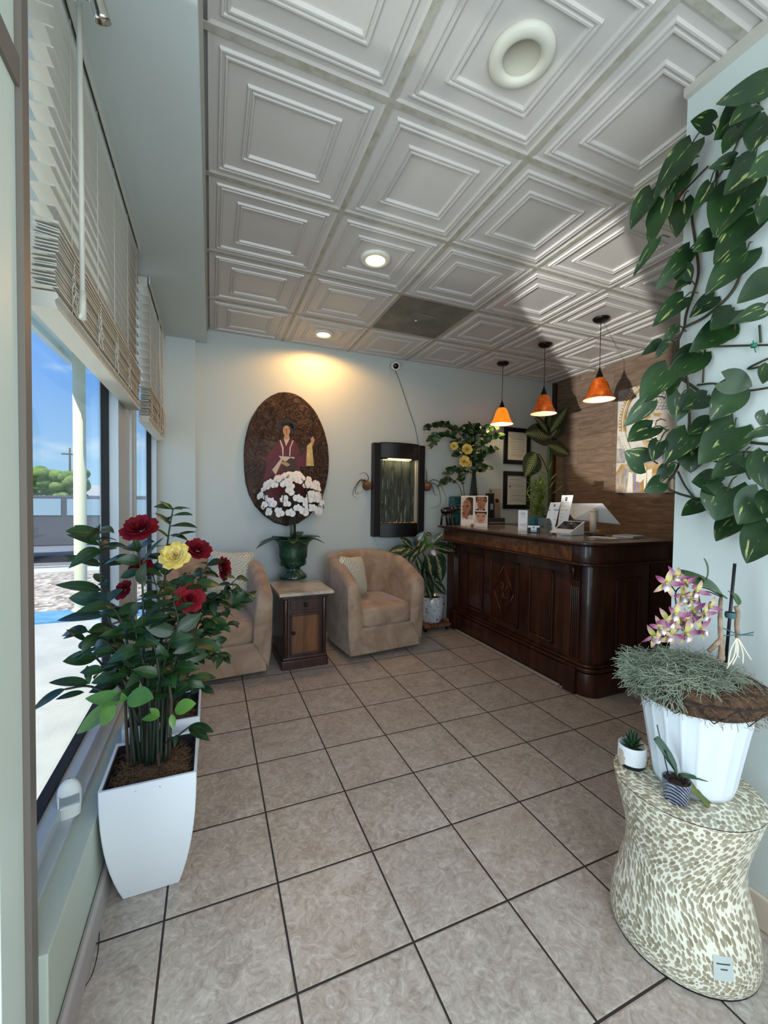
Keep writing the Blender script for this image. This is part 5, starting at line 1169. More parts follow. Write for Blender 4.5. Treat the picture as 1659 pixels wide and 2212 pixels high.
lm_bam = leaf_mat('bamboo_leaf', '#4f7227', '#86a53f'); stem_d = mat('dark_stem', '#1f2a1c', .5); stem_b = mat('brown_stem', '#4a4032', .7); stem_g = mat('bamboo_stem', '#6f8a3a', .4)
planter_w = mat('planter_white', '#dde2e4', .3, coat=.3); liner = mat('planter_liner', '#14181c', .5); soil = mat('moss_soil', '#3d2c1e', .95, noise=(30, '#6b5239', .4, .7), bump=(60, 1)); coir = mat('coir', '#38261a', .95, noise=(40, '#5e4530', .4, .7), bump=(70, 1))
fib = mat('brown_fiber', '#7a5e42', .9)

def planter(cx, cy, z_top, half, label, seed):
    r = thing('square_planter', (cx, cy, 0), label, 'potted plant', 0, 'white square planters by the window')
    def body(cx, cy, off, z0, z1, base, top, N=10):
        w = MB(); P = []
        for i in range(N + 1):
            t = i / N; h = lerp(base, top, 1 - (1 - t) ** 2.3) + off; P.append((h, lerp(z0, z1, t)))
        v = []; f = []
        for h, z in P: v += [(cx - h, cy - h, z), (cx + h, cy - h, z), (cx + h, cy + h, z), (cx - h, cy + h, z)]
        for k in range(N):
            for i in range(4): j = (i + 1) % 4; f.append((k * 4 + i, k * 4 + j, (k + 1) * 4 + j, (k + 1) * 4 + i))
        return v, f, N
    v, f, N = body(cx, cy, 0, 0, z_top, half * .60, half); v2, f2, _ = body(cx, cy, -.008, .02, z_top, half * .60, half)
    w = MB(); f.append((3, 2, 1, 0)); w.add(v, f); w.add(v2[-24:], [tuple(reversed(q)) for q in [(k * 4 + i, k * 4 + (i + 1) % 4, (k + 1) * 4 + (i + 1) % 4, (k + 1) * 4 + i) for k in range(5) for i in range(4)]], 0)
    o = len(w.v); n1 = N * 4; a = v[-4:]; b_ = v2[-4:]; w.add(a + b_, [(i, (i + 1) % 4, (i + 1) % 4 + 4, i + 4) for i in range(4)])
    w.build('planter_box', planter_w, r, bevel=.004)
    h = half - .009; w = MB(); w.box(cx - h, cx + h, cy - h, cy + h, z_top - .055, z_top - .05)
    for q in ((cx - h, cx - h + .003, cy - h, cy + h), (cx + h - .003, cx + h, cy - h, cy + h), (cx - h, cx + h, cy - h, cy - h + .003), (cx - h, cx + h, cy + h - .003, cy + h)): w.box(*q, z_top - .055, z_top - .006)
    w.build('planter_liner', liner, r)
    rr = random.Random(seed); w = MB()
    w.grid(lambda u, v: Vector((cx + (u - .5) * 1.75 * h, cy + (v - .45) * 1.5 * h, z_top - .05 + .035 * (1 - (2 * u - 1) ** 2) * (1 - (2 * v - 1) ** 2) + .008 * sin(u * 23 + v * 17))), 16, 16, uvs=False); 
    for k in range(800):
        x, y = cx + rr.uniform(-.82, .82) * h, cy + rr.uniform(-.78, .7) * h; z = z_top - .03 + rr.uniform(-.01, .012); a = rr.uniform(0, 6.28); L_ = rr.uniform(.012, .03)
        w.tube([(x, y, z), (x + L_ * cos(a), y + L_ * sin(a), z + rr.uniform(-.004, .016)), (x + L_ * 1.5 * cos(a + .8), y + L_ * 1.5 * sin(a + .8), z + rr.uniform(-.012, .008))], .0006, 3, mi=1, cap=False)
    tag(w.build('moss', [soil, fib], r), kind='stuff'); return r
DEP = lambda x, y, z=.6: FW.dot(Vector((x, y, z)) - CAM)
def z3(x, y, d): return at_d(40 + x / 2.9625, 1060 + y / 2.9625, d)
def leafy(st, lf, P, n_lv, L_, W_, rr, start=.35, r0=.005, droop=.35, pair=True, mi=0, shape='ovate', up=.35, nb=(0, -.55, .8), spread=.55):
    c = curve(P, 7); st.tube(c, [lerp(r0, r0 * .35, i / len(c)) for i in range(len(c))], 6); nb = Vector(nb); a0 = rr.uniform(0, 6.28)
    for k in range(n_lv * 2):
        t = lerp(start, .99, (k // 2) / max(1, n_lv - 1)); i = min(int(t * (len(c) - 1)), len(c) - 2); p = c[i].lerp(c[i + 1], t * (len(c) - 1) - i); tg = (c[i + 1] - c[i]).normalized()
        if k % 2 and rr.random() < .2: continue
        a = a0 + (k % 2) * pi + (k // 2) * 1.3 + rr.uniform(-.4, .4)
        d = (Vector((cos(a), sin(a) * .75, 0)) + tg * up * rr.uniform(.2, 1.8) + Vector((0, 0, rr.uniform(-.35, .3)))).normalized(); sc = rr.uniform(.7, 1.2)
        lf.leaf(p, d, nb + Vector((rr.uniform(-1, 1), rr.uniform(-1, 1), rr.uniform(-1, 1))) * spread, L_ * sc, W_ * sc * rr.uniform(.85, 1.15), droop * rr.uniform(.2, 1.9), .25, shape, 7, mi, twist=rr.uniform(-.35, .35))
rose_red = mat('rose_red', '#6a0f1b', .65, noise=(25, '#861824', .4, .7), spec=.2); rose_yel = mat('rose_yellow', '#d9bd55', .65, noise=(20, '#e5d28a', .4, .7), spec=.2)
def rose(parent, p, s, face, m, seed, flat_=.5):
    rr = random.Random(seed); w = MB(); face = Vector(face).normalized(); M_ = face.to_track_quat('Z', 'Y').to_matrix().to_4x4(); M_.translation = p
    for ring_, (n_, r_, tilt, hz, lk) in enumerate(((3, .10, 1.55, .10, .72), (4, .22, 1.42, .08, .78), (5, .36, 1.2, .04, .86), (5, .5, .95, 0, .92), (6, .62, .62, -.05, .98), (7, .7, .28, -.1, 1.05))):
        for k in range(n_):
            a = 2 * pi * (k + ring_ * .37) / n_ + rr.uniform(-.15, .15); ca, sa = cos(a), sin(a); ln = s * lk * rr.uniform(.9, 1.08); wd = s * (.5 + .15 * ring_); base = s * r_ * .5
            def fn(u, v, ca=ca, sa=sa, ln=ln, wd=wd, tilt=tilt * rr.uniform(.85, 1.1), base=base, hz=hz, ring_=ring_):
                q = (u - .5) * 2; hw = wd * .5 * (sin(pi * min(1, v * .72 + .16)) ** .7); cup = .28 * (1 - q * q) * s * .5
                out_ = base + ln * v * cos(tilt) + .10 * s * v * v * (ring_ > 1) - cup * .2; z = hz * s * .5 + ln * v * sin(tilt) - cup * (.1) - .16 * s * max(0, v - .6) * (ring_ > 1) + .03 * s * sin(q * 4 + ring_) * v
                x_, y_ = out_ - abs(q) ** 2 * .12 * s * (1 - v), q * hw; return M_ @ Vector((x_ * ca - y_ * sa, x_ * sa + y_ * ca, z))
            w.grid(fn, 5, 5, uvs=False)
    return w.build('rose', m, parent)

rr = random.Random(21)
pl = planter(-.172, 1.535, .385, .131, 'white square planter nearest the camera with red and yellow roses and glossy foliage', 1)
D1 = 1.37
st_, lf, lb_ = MB(), MB(), MB()
tops = [((745, 1780), (700, 1300), (600, 900), (535, 640), (522, 350), (500, 245), 9, 1.34), ((880, 1700), (905, 1100), (930, 700), (945, 420), (965, 250), (990, 110), 8, 1.42),
        ((790, 1770), (800, 1200), (800, 850), (790, 560), (765, 380), None, 7, 1.33), ((760, 1760), (740, 1300), (690, 950), (640, 800), (560, 700), None, 6, 1.3),
        ((820, 1760), (840, 1200), (880, 900), (900, 700), (860, 540), None, 7, 1.38), ((900, 1740), (940, 1200), (1000, 950), (1050, 760), (1130, 600), None, 7, 1.4),
        ((800, 1760), (760, 1250), (640, 1050), (540, 950), (440, 900), None, 6, 1.3), ((770, 1770), (700, 1350), (600, 1200), (480, 1050), (400, 1000), None, 5, 1.36),
        ((850, 1760), (840, 1300), (800, 1100), (760, 950), (720, 800), None, 6, 1.3), ((930, 1720), (960, 1300), (1000, 1150), (1080, 1000), (1150, 960), None, 6, 1.38),
        ((860, 1750), (880, 1350), (900, 1200), (880, 1050), (840, 900), None, 6, 1.31), ((940, 1730), (960, 1400), (1000, 1300), (1060, 1230), (1120, 1200), None, 5, 1.42),
        ((780, 1770), (740, 1400), (700, 1250), (620, 1180), (540, 1150), None, 5, 1.28), ((910, 1730), (920, 1400), (940, 1250), (1000, 1100), (1010, 900), None, 6, 1.36),
        ((830, 1770), (820, 1350), (760, 1150), (680, 1000), (640, 880), None, 6, 1.4), ((890, 1730), (900, 1300), (960, 1000), (1020, 850), (990, 700), None, 6, 1.33)]
for T_ in tops:
    P = [z3(a[0], a[1], D1 + (T_[7] - D1) * min(1, i / 2)) for i, a in enumerate([q for q in T_[:6] if q])]
    P[0] = z3(T_[0][0], T_[0][1], D1 + rr.uniform(-.03, .05)); leafy(st_, lf, P, T_[6], .082, .042, rr, start=.42, r0=.0058)
# named outer leaves of the tall stems
for a, b_, d in (((505, 262), (350, 222), 1.34), ((520, 352), (305, 280), 1.34), ((530, 352), (680, 360), 1.34), ((515, 485), (285, 415), 1.34), ((528, 640), (228, 605), 1.32), ((560, 800), (240, 835), 1.32), ((990, 125), (905, 65), 1.42), ((990, 125), (1045, 120), 1.42), ((985, 160), (1105, 155), 1.42), ((980, 225), (1125, 230), 1.42), ((970, 305), (1125, 262), 1.42), ((975, 218), (875, 140), 1.42), ((960, 300), (880, 240), 1.42), ((790, 480), (900, 300), 1.33), ((770, 400), (740, 290), 1.33), ((540, 480), (690, 410), 1.33),
                 ((450, 1235), (190, 1232), 1.28), ((300, 1270), (75, 1415), 1.28), ((420, 1290), (235, 1340), 1.28), ((500, 1000), (380, 1080), 1.3), ((430, 960), (310, 890), 1.3), ((430, 900), (285, 950), 1.3), ((700, 1180), (495, 1240), 1.27), ((1100, 1500), (1238, 1550), 1.38), ((1090, 1510), (1212, 1605), 1.38), ((1010, 1560), (1000, 1640), 1.36), ((440, 1120), (450, 1235), 1.28)):
    p, q = z3(a[0], a[1], d), z3(b_[0], b_[1], d - .03); L_ = (q - p).length; lf.leaf(p, (q - p).normalized() + Vector((0, 0, .14)), Vector((rr.uniform(-.2, .2), -.5, 1)), L_ * 1.05, L_ * rr.uniform(.3, .38), .16, .2, 'ovate', 8)
st_.tube(curve([z3(780, 1500, 1.34), z3(700, 1350, 1.31), z3(560, 1290, 1.29), z3(440, 1250, 1.28), z3(300, 1270, 1.28)], 5), .0035, 6); st_.tube(curve([z3(900, 1640, 1.37), z3(1000, 1580, 1.37), z3(1100, 1505, 1.38)], 5), .003, 6)
for a, b_, d, wf in (((700, 1330), (405, 1340), 1.25, .36), ((640, 1340), (345, 1585), 1.25, .3), ((610, 1350), (530, 1520), 1.24, .55), ((700, 1320), (858, 1335), 1.24, .7), ((905, 1440), (782, 1470), 1.27, .45), ((900, 1440), (840, 1395), 1.27, .5), ((1000, 1400), (1130, 1370), 1.3, .6), ((980, 1430), (990, 1530), 1.3, .45)):
    p, q = z3(a[0], a[1], d), z3(b_[0], b_[1], d - .02); L_ = (q - p).length; lb_.leaf(p, (q - p).normalized() + Vector((0, 0, .08)), Vector((rr.uniform(-.2, .2), -.9, .8)), L_, L_ * wf, .12, .15, 'ovate', 8)
for k in range(9):
    x = 690 + k * 34; st_.tube([z3(x + rr.uniform(-12, 12), 1780 - 8 * abs(k - 4), D1 + rr.uniform(-.03, .06)), z3(x + rr.uniform(-30, 30), 1350, D1 + rr.uniform(-.03, .05)), z3(x + rr.uniform(-60, 60), 1050, D1)], [.0055, .005, .003], 6, mi=1)
st_.build('stems', [stem_d, stem_b], pl); lf.build('foliage', lm_rose, pl); lb_.build('bright_foliage', lm_bright, pl)['label'] = 'bright young green leaves low on the plant'
for i, (x, y, s, d, f, m) in enumerate(((780, 245, .040, 1.33, (-.15, -.6, .75), rose_red), (1005, 420, .034, 1.35, (-.3, -.85, .5), rose_yel), (790, 490, .028, 1.4, (.2, -.6, .6), rose_red), (675, 635, .025, 1.42, (-.6, -.6, .4), rose_red), (1095, 690, .034, 1.38, (0, -.9, .35), rose_red))):
    o = rose(pl, z3(x, y, d), s, f, m, i + 40); o['label'] = ('large open red rose at the top', 'pale yellow rose', 'red rose half hidden behind leaves', 'small red rose low on the window side', 'deep red rose low in the middle')[i]

p2 = planter(-.17, 1.872, .395, .131, 'second white square planter just behind, with red roses leaning to the right', 2)
st_, lf = MB(), MB(); D2 = 1.68
for T_ in (((900, 1560), (1000, 1200), (1150, 900), (1300, 780), (1450, 690), 8, 1.72), ((920, 1560), (1040, 1150), (1150, 850), (1250, 700), (1400, 560), 6, 1.7), ((880, 1560), (980, 1100), (1060, 800), (1140, 600), (1210, 470), 7, 1.66), ((930, 1560), (1040, 1250), (1150, 1080), (1250, 1040), (1320, 1060), 6, 1.7),
           ((900, 1560), (1000, 1200), (1120, 1000), (1230, 880), (1370, 850), 7, 1.68), ((880, 1560), (950, 1150), (1040, 900), (1150, 780), (1260, 680), 7, 1.7), ((900, 1560), (980, 1250), (1080, 1120), (1180, 1000), (1260, 960), 6, 1.65), ((860, 1560), (920, 1100), (980, 850), (1030, 650), (1100, 520), 6, 1.72), ((930, 1560), (1020, 1300), (1080, 1200), (1130, 1240), (1170, 1260), 5, 1.68), ((900, 1560), (1010, 1050), (1160, 760), (1340, 640), (1480, 660), 8, 1.7), ((880, 1560), (930, 1250), (1000, 1020), (1100, 930), (1190, 900), 7, 1.66)):
    P = [z3(a[0], a[1], D2 + (T_[6] - D2) * min(1, i / 2)) for i, a in enumerate(T_[:5])]; P[0] = Vector((-.17 + rr.uniform(-.04, .05), 1.86 + rr.uniform(-.03, .03), .35)); leafy(st_, lf, P, T_[5] + 3, .06, .031, rr, start=.5, r0=.0045)
st_.build('stems', stem_d, p2); lf.build('foliage', lm_rose, p2)
for i, (x, y, s, d, f, m) in enumerate(((1150, 380, .038, 1.7, (.25, -.65, .7), rose_red), (1305, 500, .037, 1.68, (.95, -.4, .15), rose_red))):
    o = rose(p2, z3(x, y, d), s, f, m, i + 60); o['label'] = ('red rose beside the yellow one', 'red rose facing right, in front of the pale pillow')[i]

# aglaonema on a plant caddy
AX, AY = 1.995, 3.555
ca = thing('plant_caddy', (AX, AY, 0), 'small wooden plant caddy on black casters beside the counter', 'plant stand')
cwood = mat('caddy_wood', '#6b4330', .6, noise=(12, '#8a5c42', .4, .7))
w = MB()
for k in range(4): w.box(AX - .14 + k * .074, AX - .14 + k * .074 + .064, AY - .14, AY + .14, .05, .068)
w.box(AX - .14, AX + .14, AY - .13, AY - .09, .036, .05); w.box(AX - .14, AX + .14, AY + .09, AY + .13, .036, .05); w.build('deck', cwood, ca, bevel=.003)
for sx in (-1, 1):
    for sy in (-1, 1): w = MB(); w.cyl((AX + sx * .115 - .008, AY + sy * .11, .018), (AX + sx * .115 + .008, AY + sy * .11, .018), .018, seg=14); w.box(AX + sx * .115 - .011, AX + sx * .115 + .011, AY + sy * .11 - .006, AY + sy * .11 + .006, .02, .037); w.build('caster', black, ca)
ag = thing('aglaonema_plant', (AX, AY, .068), 'variegated leafy plant in a blue and white porcelain pot beside the counter', 'potted plant')
def porc_fn(m, t, n, l, b, co):
    q = mapping(n, l, co.outputs['Object'], scale=(1, 1, 1)); z = tex(n, l, 'Noise', q, 9, Detail=2, Distortion=2.2); k1 = ramp(n, l, math_node(n, l, 'ABSOLUTE', math_node(n, l, 'SUBTRACT', z.outputs[0], .5)), [(.008, 1.0), (.016, 0.0)])
    v = tex(n, l, 'Voronoi', q, 22); k2 = ramp(n, l, v.outputs['Distance'], [(.18, 1.0), (.24, 0.0)]); zz = tex(n, l, 'Noise', q, 6); k3 = math_node(n, l, 'MULTIPLY', k2, math_node(n, l, 'GREATER_THAN', zz.outputs[0], .5))
    l(mixc(n, l, math_node(n, l, 'MAXIMUM', k1, k3), '#cfd3d8', '#2c3f78'), b.inputs['Base Color'])
w = MB(); w.lathe([(0, 0), (.095, 0), (.1, .01), (.118, .06), (.13, .13), (.132, .19), (.125, .235), (.118, .25), (.112, .25), (.115, .22), (0, .215)], (AX, AY, .068), 40); w.build('porcelain_pot', mat('porcelain', '#cfd3d8', .2, fn=porc_fn, coat=.6), ag)
w = MB(); w.lathe([(0, .232), (.113, .222)], (AX, AY, .068), 20); w.build('potting_soil', mat('dark_soil', '#1d1610', .95), ag)
w = MB(); AD = 3.6
z5 = lambda x, y, Y_=3.5: at_y(840 + x / 9.22, 1130 + y / 9.22, Y_)
for a, b_, wd, Y_ in (((480, 520), (240, 290), .33, 3.5), ((440, 520), (0, 580), .28, 3.45), ((420, 540), (190, 720), .3, 3.42), ((520, 480), (720, 150), .33, 3.55), ((500, 540), (420, 830), .33, 3.4), ((860, 400), (1110, 180), .33, 3.45), ((880, 440), (1350, 600), .3, 3.45), ((900, 480), (1290, 590), .22, 3.4), ((640, 480), (470, 690), .3, 3.4), ((760, 620), (860, 1100), .36, 3.38), ((940, 620), (1060, 1200), .36, 3.4), ((560, 700), (640, 960), .4, 3.38), ((900, 1160), (1150, 1440), .32, 3.4), ((760, 1250), (850, 1520), .34, 3.38), ((730, 200), (860, 260), .5, 3.6), ((720, 400), (620, 600), .4, 3.4), ((800, 700), (700, 1000), .36, 3.42), ((1000, 600), (1120, 900), .36, 3.5), ((620, 350), (560, 520), .4, 3.5), ((840, 900), (900, 1200), .35, 3.45), ((680, 850), (740, 1150), .35, 3.5)):
    p, q = z5(*a, Y_ + .03), z5(*b_, Y_ - .02); L_ = (q - p).length; down = 1 if b_[1] > a[1] + 150 else 0
    w.leaf(p, (q - p).normalized() + Vector((0, -.05, .1)), Vector((0, -1, .5 if down else .9)), L_, L_ * wd * 1.55, .14, .14, 'ovate', 8)
for a, b_ in (((720, 500), (740, 220)), ((800, 480), (690, 390)), ((830, 470), (850, 380))): p, q = z5(*a, 3.45), z5(*b_, 3.43); w.leaf(p, q - p, (0, -1, .4), (q - p).length, .05, .05, .2, 'ovate', 6, mi=1)
w.build('foliage', [lm_agla, lm_bright], ag)
w = MB()
for a in ((480, 520), (860, 400), (760, 620), (940, 620), (560, 700), (640, 480), (900, 1160), (760, 1250)): p = z5(*a, 3.48); w.tube(curve([(AX + rr.uniform(-.03, .03), AY + rr.uniform(-.02, .02), .29), ((AX + p.x) / 2, AY - .04, (p.z + .45) / 2), p], 5), .005, 6)
w.build('stems', mat('agla_stem', '#3a5a2a', .5), ag)
w = MB(); c = z5(850, 610, 3.36)
for k in range(9): a = radians(-30 + k * 22); w.leaf(c, (cos(a) * .9 + .3, -.5, sin(a)), (0, -1, 0), .05, .012, .1, .2, 'lance', 5)
w.build('star_flower', mat('star_white', '#e8d8cc', .5), ag)

# yellow roses in the teal planter on the back cabinet
ty = 3.70; a, b_ = at_y(983, 1120, 3.66), at_y(1051, 1074, 3.66)
tp = thing('teal_rose_planter', ((a.x + b_.x) / 2, 3.73, 1.0), 'tall plant with yellow roses in a long speckled teal planter by the back wall', 'potted plant')
teal = mat('teal_glaze', '#0f4450', .25, noise=(60, '#2b7f85', .5, .75), coat=.6)
w = MB(); w.box(a.x, b_.x, 3.675, 3.79, 1.0005, 1.022 + (b_.z - 1.022)); w.build('planter_trough', teal, tp, bevel=.006)
w = MB(); w.box(a.x + .01, b_.x - .01, 3.685, 3.78, b_.z, b_.z + .003); w.build('potting_soil', mat('dark_soil', '#1d1610', .95), tp)
z8 = lambda x, y, Y_=3.62: at_y(910 + x / 8.295, 890 + y / 8.295, Y_)
st_, lf = MB(), MB(); base = lambda: z8(rr.uniform(870, 1000), 1515, 3.72)
for L_ in ([(930, 1100), (900, 700), (780, 560), (640, 470), (500, 400), (350, 405), (200, 450), (180, 560)], [(930, 1100), (880, 600), (700, 400), (560, 270), (420, 210), (260, 230), (60, 310)], [(930, 1000), (935, 600), (900, 350), (850, 230)], [(940, 900), (940, 550), (880, 400), (780, 330)], [(950, 900), (1000, 600), (1120, 480), (1200, 330), (1280, 250), (1380, 240)], [(950, 900), (980, 700), (1100, 560), (1300, 420), (1400, 460)], [(950, 850), (960, 500), (1020, 350), (1100, 280), (1200, 300)],
           [(960, 1000), (990, 800), (1060, 720), (1180, 700), (1270, 660)], [(960, 1000), (1010, 850), (1060, 800)], [(940, 1050), (930, 850), (900, 600), (850, 450)], [(930, 1150), (870, 1080), (740, 1030), (620, 1010), (460, 1100)], [(960, 1150), (1000, 1050), (1080, 1000), (1190, 980)], [(940, 1100), (920, 700), (700, 600), (640, 560)], [(930, 1100), (900, 800), (800, 700), (660, 740)], [(950, 800), (940, 400), (980, 280), (1050, 250)], [(930, 1000), (880, 650), (820, 420), (800, 260)]):
    P = [base()] + [z8(x, y, lerp(3.72, 3.6, min(1, i / 3))) for i, (x, y) in enumerate(L_)]; n_ = int(3 + len(L_) * 1.5); leafy(st_, lf, P, n_, .085, .055, rr, start=.5, r0=.006, droop=.3, nb=(0, -1, .2))
for L_ in ([(730, 1500), (690, 1350), (600, 1240), (480, 1185), (370, 1290)], [(770, 1500), (750, 1300), (715, 1200), (740, 1120)]): P = [z8(x, y, 3.7) for x, y in L_]; leafy(st_, lf, P, 5, .07, .045, rr, start=.45, r0=.004, nb=(0, -1, .2))
st_.build('stems', stem_d, tp); lf.build('foliage', lm_rose, tp)
for i, (x, y, s, Y_, f) in enumerate(((590, 610, .03, 3.58, (-.4, -.8, .2)), (820, 670, .04, 3.56, (-.2, -.9, .2)), (770, 890, .04, 3.56, (-.3, -.9, .1)), (975, 640, .025, 3.68, (.4, -.7, .2)), (860, 930, .022, 3.6, (.1, -.9, 0)))):
    rose(tp, z8(x, y, Y_), s, f, rose_yel, i + 80)

# dumb cane in the corner
z4 = lambda x, y, Y_=3.62: at_y(1060 + x / 8.195, 860 + y / 8.195, Y_)
DX = z4(1045, 2000, 3.6).x
df = thing('dumbcane_plant', (DX, 3.6, 1.0), 'tall dumb cane plant with broad cream-veined leaves in the corner by the plank wall', 'potted plant')
w = MB(); w.lathe([(0, 0), (.05, 0), (.062, .05), (.066, .09), (.06, .09), (.058, .08), (0, .078)], (DX, 3.6, 1.0005), 28); w.build('pot', mat('dark_pot', '#26221f', .5), df)
w = MB()
w.tube(curve([(DX, 3.6, 1.07), z4(1040, 1700, 3.6), z4(1035, 1300, 3.6), z4(1030, 1000, 3.6), z4(1045, 720, 3.6)], 5), .016, 10); w.tube(curve([(DX + .01, 3.6, 1.07), z4(1060, 1500, 3.61), z4(1070, 1100, 3.6), z4(1065, 740, 3.6)], 5), .011, 8)
w.tube(curve([z4(1010, 1300, 3.6), z4(940, 1130, 3.58), z4(870, 1010, 3.56), z4(805, 985, 3.55)], 5), .006, 6); w.tube(curve([z4(1050, 900, 3.6), z4(1090, 860, 3.58), z4(1120, 850, 3.57)], 4), .005, 6)
w.build('stems', mat('dief_stem', '#4c6132', .5), df)
w = MB()
for a, b_, wd, Y0_, Y1_ in (((1040, 700), (650, 620), .52, 3.6, 3.5), ((805, 970), (640, 1400), .58, 3.56, 3.5), ((1010, 830), (1410, 1010), .6, 3.58, 3.5), ((1050, 660), (780, 290), .3, 3.62, 3.56), ((1050, 600), (1420, 140), .33, 3.58, 3.5), ((1000, 560), (1100, 180), .45, 3.66, 3.64), ((1080, 700), (1290, 320), .5, 3.6, 3.6), ((1060, 700), (1200, 560), .4, 3.56, 3.5)):
    p, q = z4(*a, Y0_), z4(*b_, Y1_); L_ = (q - p).length; w.leaf(p, (q - p) + Vector((0, 0, .02)), Vector((.0, -1, .35)), L_, L_ * wd * 1.25, .1, .12, 'ovate', 10)
w.build('foliage', lm_dief, df)
# lucky bamboo
BXp = at_y(1166, 1130, 3.46)
lbm = thing('lucky_bamboo', (BXp.x, 3.46, 1.0), 'bright green lucky bamboo in a small blue pot behind the tall sign', 'potted plant')
a, b_ = at_y(1152, 1140, 3.42), at_y(1181, 1117, 3.42); w = MB(); w.prism([(a.x, 3.42), (b_.x, 3.42), (b_.x, 3.52), (a.x, 3.52)], 1.0005, b_.z); w.build('pot', mat('blue_pot', '#3e88a0', .3, coat=.5), lbm, bevel=.006)
st_, lf = MB(), MB(); r2 = random.Random(31); zt = b_.z
for k in range(13):
    u = lerp(a.x + .02, b_.x - .02, r2.random()); tx = u + r2.uniform(-.08, .08); h_ = r2.uniform(.3, .62); sp_k = r2.uniform(.01, .035); P = []
    for i in range(9): t = i / 8; P.append((lerp(u, tx, t) + sp_k * sin(t * 9 + k) * (1 - t * .3), 3.46 + r2.uniform(-.02, .02) * t + sp_k * cos(t * 9 + k), zt - .01 + h_ * t))
    c = curve(P, 3); st_.tube(c, [.0065 - .002 * i / len(c) for i in range(len(c))], 6)
    for j in range(16):
        i = int(lerp(len(c) * .12, len(c) - 2, j / 15)); p = c[i]; an = r2.uniform(0, 6.28); d = Vector((cos(an), sin(an) * .7, r2.uniform(.3, 1.3))); lf.leaf(p, d, (0, -.6, 1), r2.uniform(.05, .11), .013, r2.uniform(.1, .7), .2, 'lance', 5)
for x, y in ((1100, 1100), (1200, 1290), (1150, 1430), (1300, 1530), (740, 1250), (680, 1440)):
    q = z4(x, y, 3.44); p = z4(lerp(980, x, .3), y + 170, 3.46); lf.leaf(p, q - p, (0, -.8, .6), (q - p).length, .014, .05, .2, 'lance', 6)
st_.build('stems', stem_g, lbm); lf.build('foliage', lm_bam, lbm)

# ------------------------------------------------------------------ on the drum table
PXc, PYc = 1.298, .75
mp_ = thing('ribbed_orchid_pot', (PXc, PYc, SZ), 'large ribbed white pot with mossy coir basket and yellow purple orchid on the drum table', 'potted plant')
NR = 20
w = MB(); w.lathe([(0, 0), (.096, 0), (.098, .012), (.1, .02)], (PXc, PYc, SZ + .0005), 96); w.lathe([(.1, .02), (.103, .03), (.112, .09), (.125, .17), (.137, .238), (.1385, .245)], (PXc, PYc, SZ + .0005), 200, rad=lambda a, z: 1 - .03 * (1 - abs(((a * NR / (2 * pi)) % 1) * 2 - 1) ** 2) ** .5 * (1 if z > .025 else 0)); w.lathe([(.1385, .245), (.134, .246), (.13, .24), (.12, .19)], (PXc, PYc, SZ + .0005), 132)
w.build('ribbed_pot', mat('pot_white', '#d3dade', .4, coat=.15), mp_)
w = MB()
w.lathe([(.118, .19), (.130, .238), (.150, .249), (.166, .268), (.169, .29), (.155, .306), (.1, .312), (0, .306)], (PXc, PYc, SZ), 48, rad=lambda a, z: 1 + .01 * sin(a * 7 + z * 40)); w.build('coir_basket', coir, mp_)
r2 = random.Random(77)
w = MB()
for k in range(1500):
    a = r2.uniform(0, 6.28); z = SZ + r2.uniform(.245, .3); r_ = r2.uniform(.156, .17)
    if k % 2: r_ = r2.uniform(.06, .16); z = SZ + r2.uniform(.307, .316)
    p = Vector((PXc + r_ * cos(a), PYc + r_ * sin(a), z)); b2 = a + r2.uniform(-1.6, 1.6); L_ = r2.uniform(.007, .02)
    w.tube([p, p + Vector((cos(b2), sin(b2), r2.uniform(-.6, .5))) * L_ * .5, p + Vector((cos(b2 + .6), sin(b2 + .6), r2.uniform(-.8, .5))) * L_], .0006, 3, cap=False)
tag(w.build('coir_fibers', fib, mp_), kind='stuff')
w = MB(); wire = MB()
for k in range(12):
    a = k * 2 * pi / 12; b2 = a + pi / 12; r0_, r1_ = .158, .178
    for q in (b2, a - pi / 12): wire.cyl((PXc + r1_ * cos(a), PYc + r1_ * sin(a), SZ + .292), (PXc + r0_ * cos(q), PYc + r0_ * sin(q), SZ + .244), .0014, seg=5)
wire.lathe([(.1745, .291), (.1765, .293), (.1745, .295), (.1725, .293)], (PXc, PYc, SZ), 40); wire.build('wire_basket', black, mp_)
lime = mat('spanish_moss', '#7f8a78', .85, noise=(12, '#9aa38c', .4, .7)); 
w = MB()
for k in range(2300):
    a = r2.uniform(0, 6.28); r_ = .146 * sqrt(r2.random()); 
    if cos(a - 5.2) > .55 and r_ > .12: continue
    hz = SZ + .308 + .03 * (1 - r_ / .16); p = Vector((PXc + r_ * cos(a) - .012, PYc + r_ * sin(a) + .015, hz + r2.uniform(-.008, .02))); b2 = r2.uniform(0, 6.28); L_ = r2.uniform(.02, .05); P = [p]
    d = Vector((cos(b2), sin(b2), r2.uniform(-.1, .5)))
    for i in range(4): d = (d + Vector((r2.uniform(-.5, .5), r2.uniform(-.5, .5), r2.uniform(-.55, .25)))).normalized(); P.append(P[-1] + d * L_ * .33)
    w.tube(P, .00085, 3, cap=False)
for k in range(650):
    a = radians(r2.uniform(95, 200)); r_ = r2.uniform(.14, .17); p = Vector((PXc + r_ * cos(a), PYc + r_ * sin(a), SZ + r2.uniform(.275, .33))); P = [p]; d = Vector((cos(a), sin(a), r2.uniform(-.6, .6)))
    for i in range(4): d = (d + Vector((r2.uniform(-.6, .6), r2.uniform(-.6, .6), r2.uniform(-.6, .3)))).normalized(); P.append(P[-1] + d * r2.uniform(.007, .016))
    w.tube(P, .00085, 3, cap=False)
tag(w.build('spanish_moss', lime, mp_), kind='stuff')
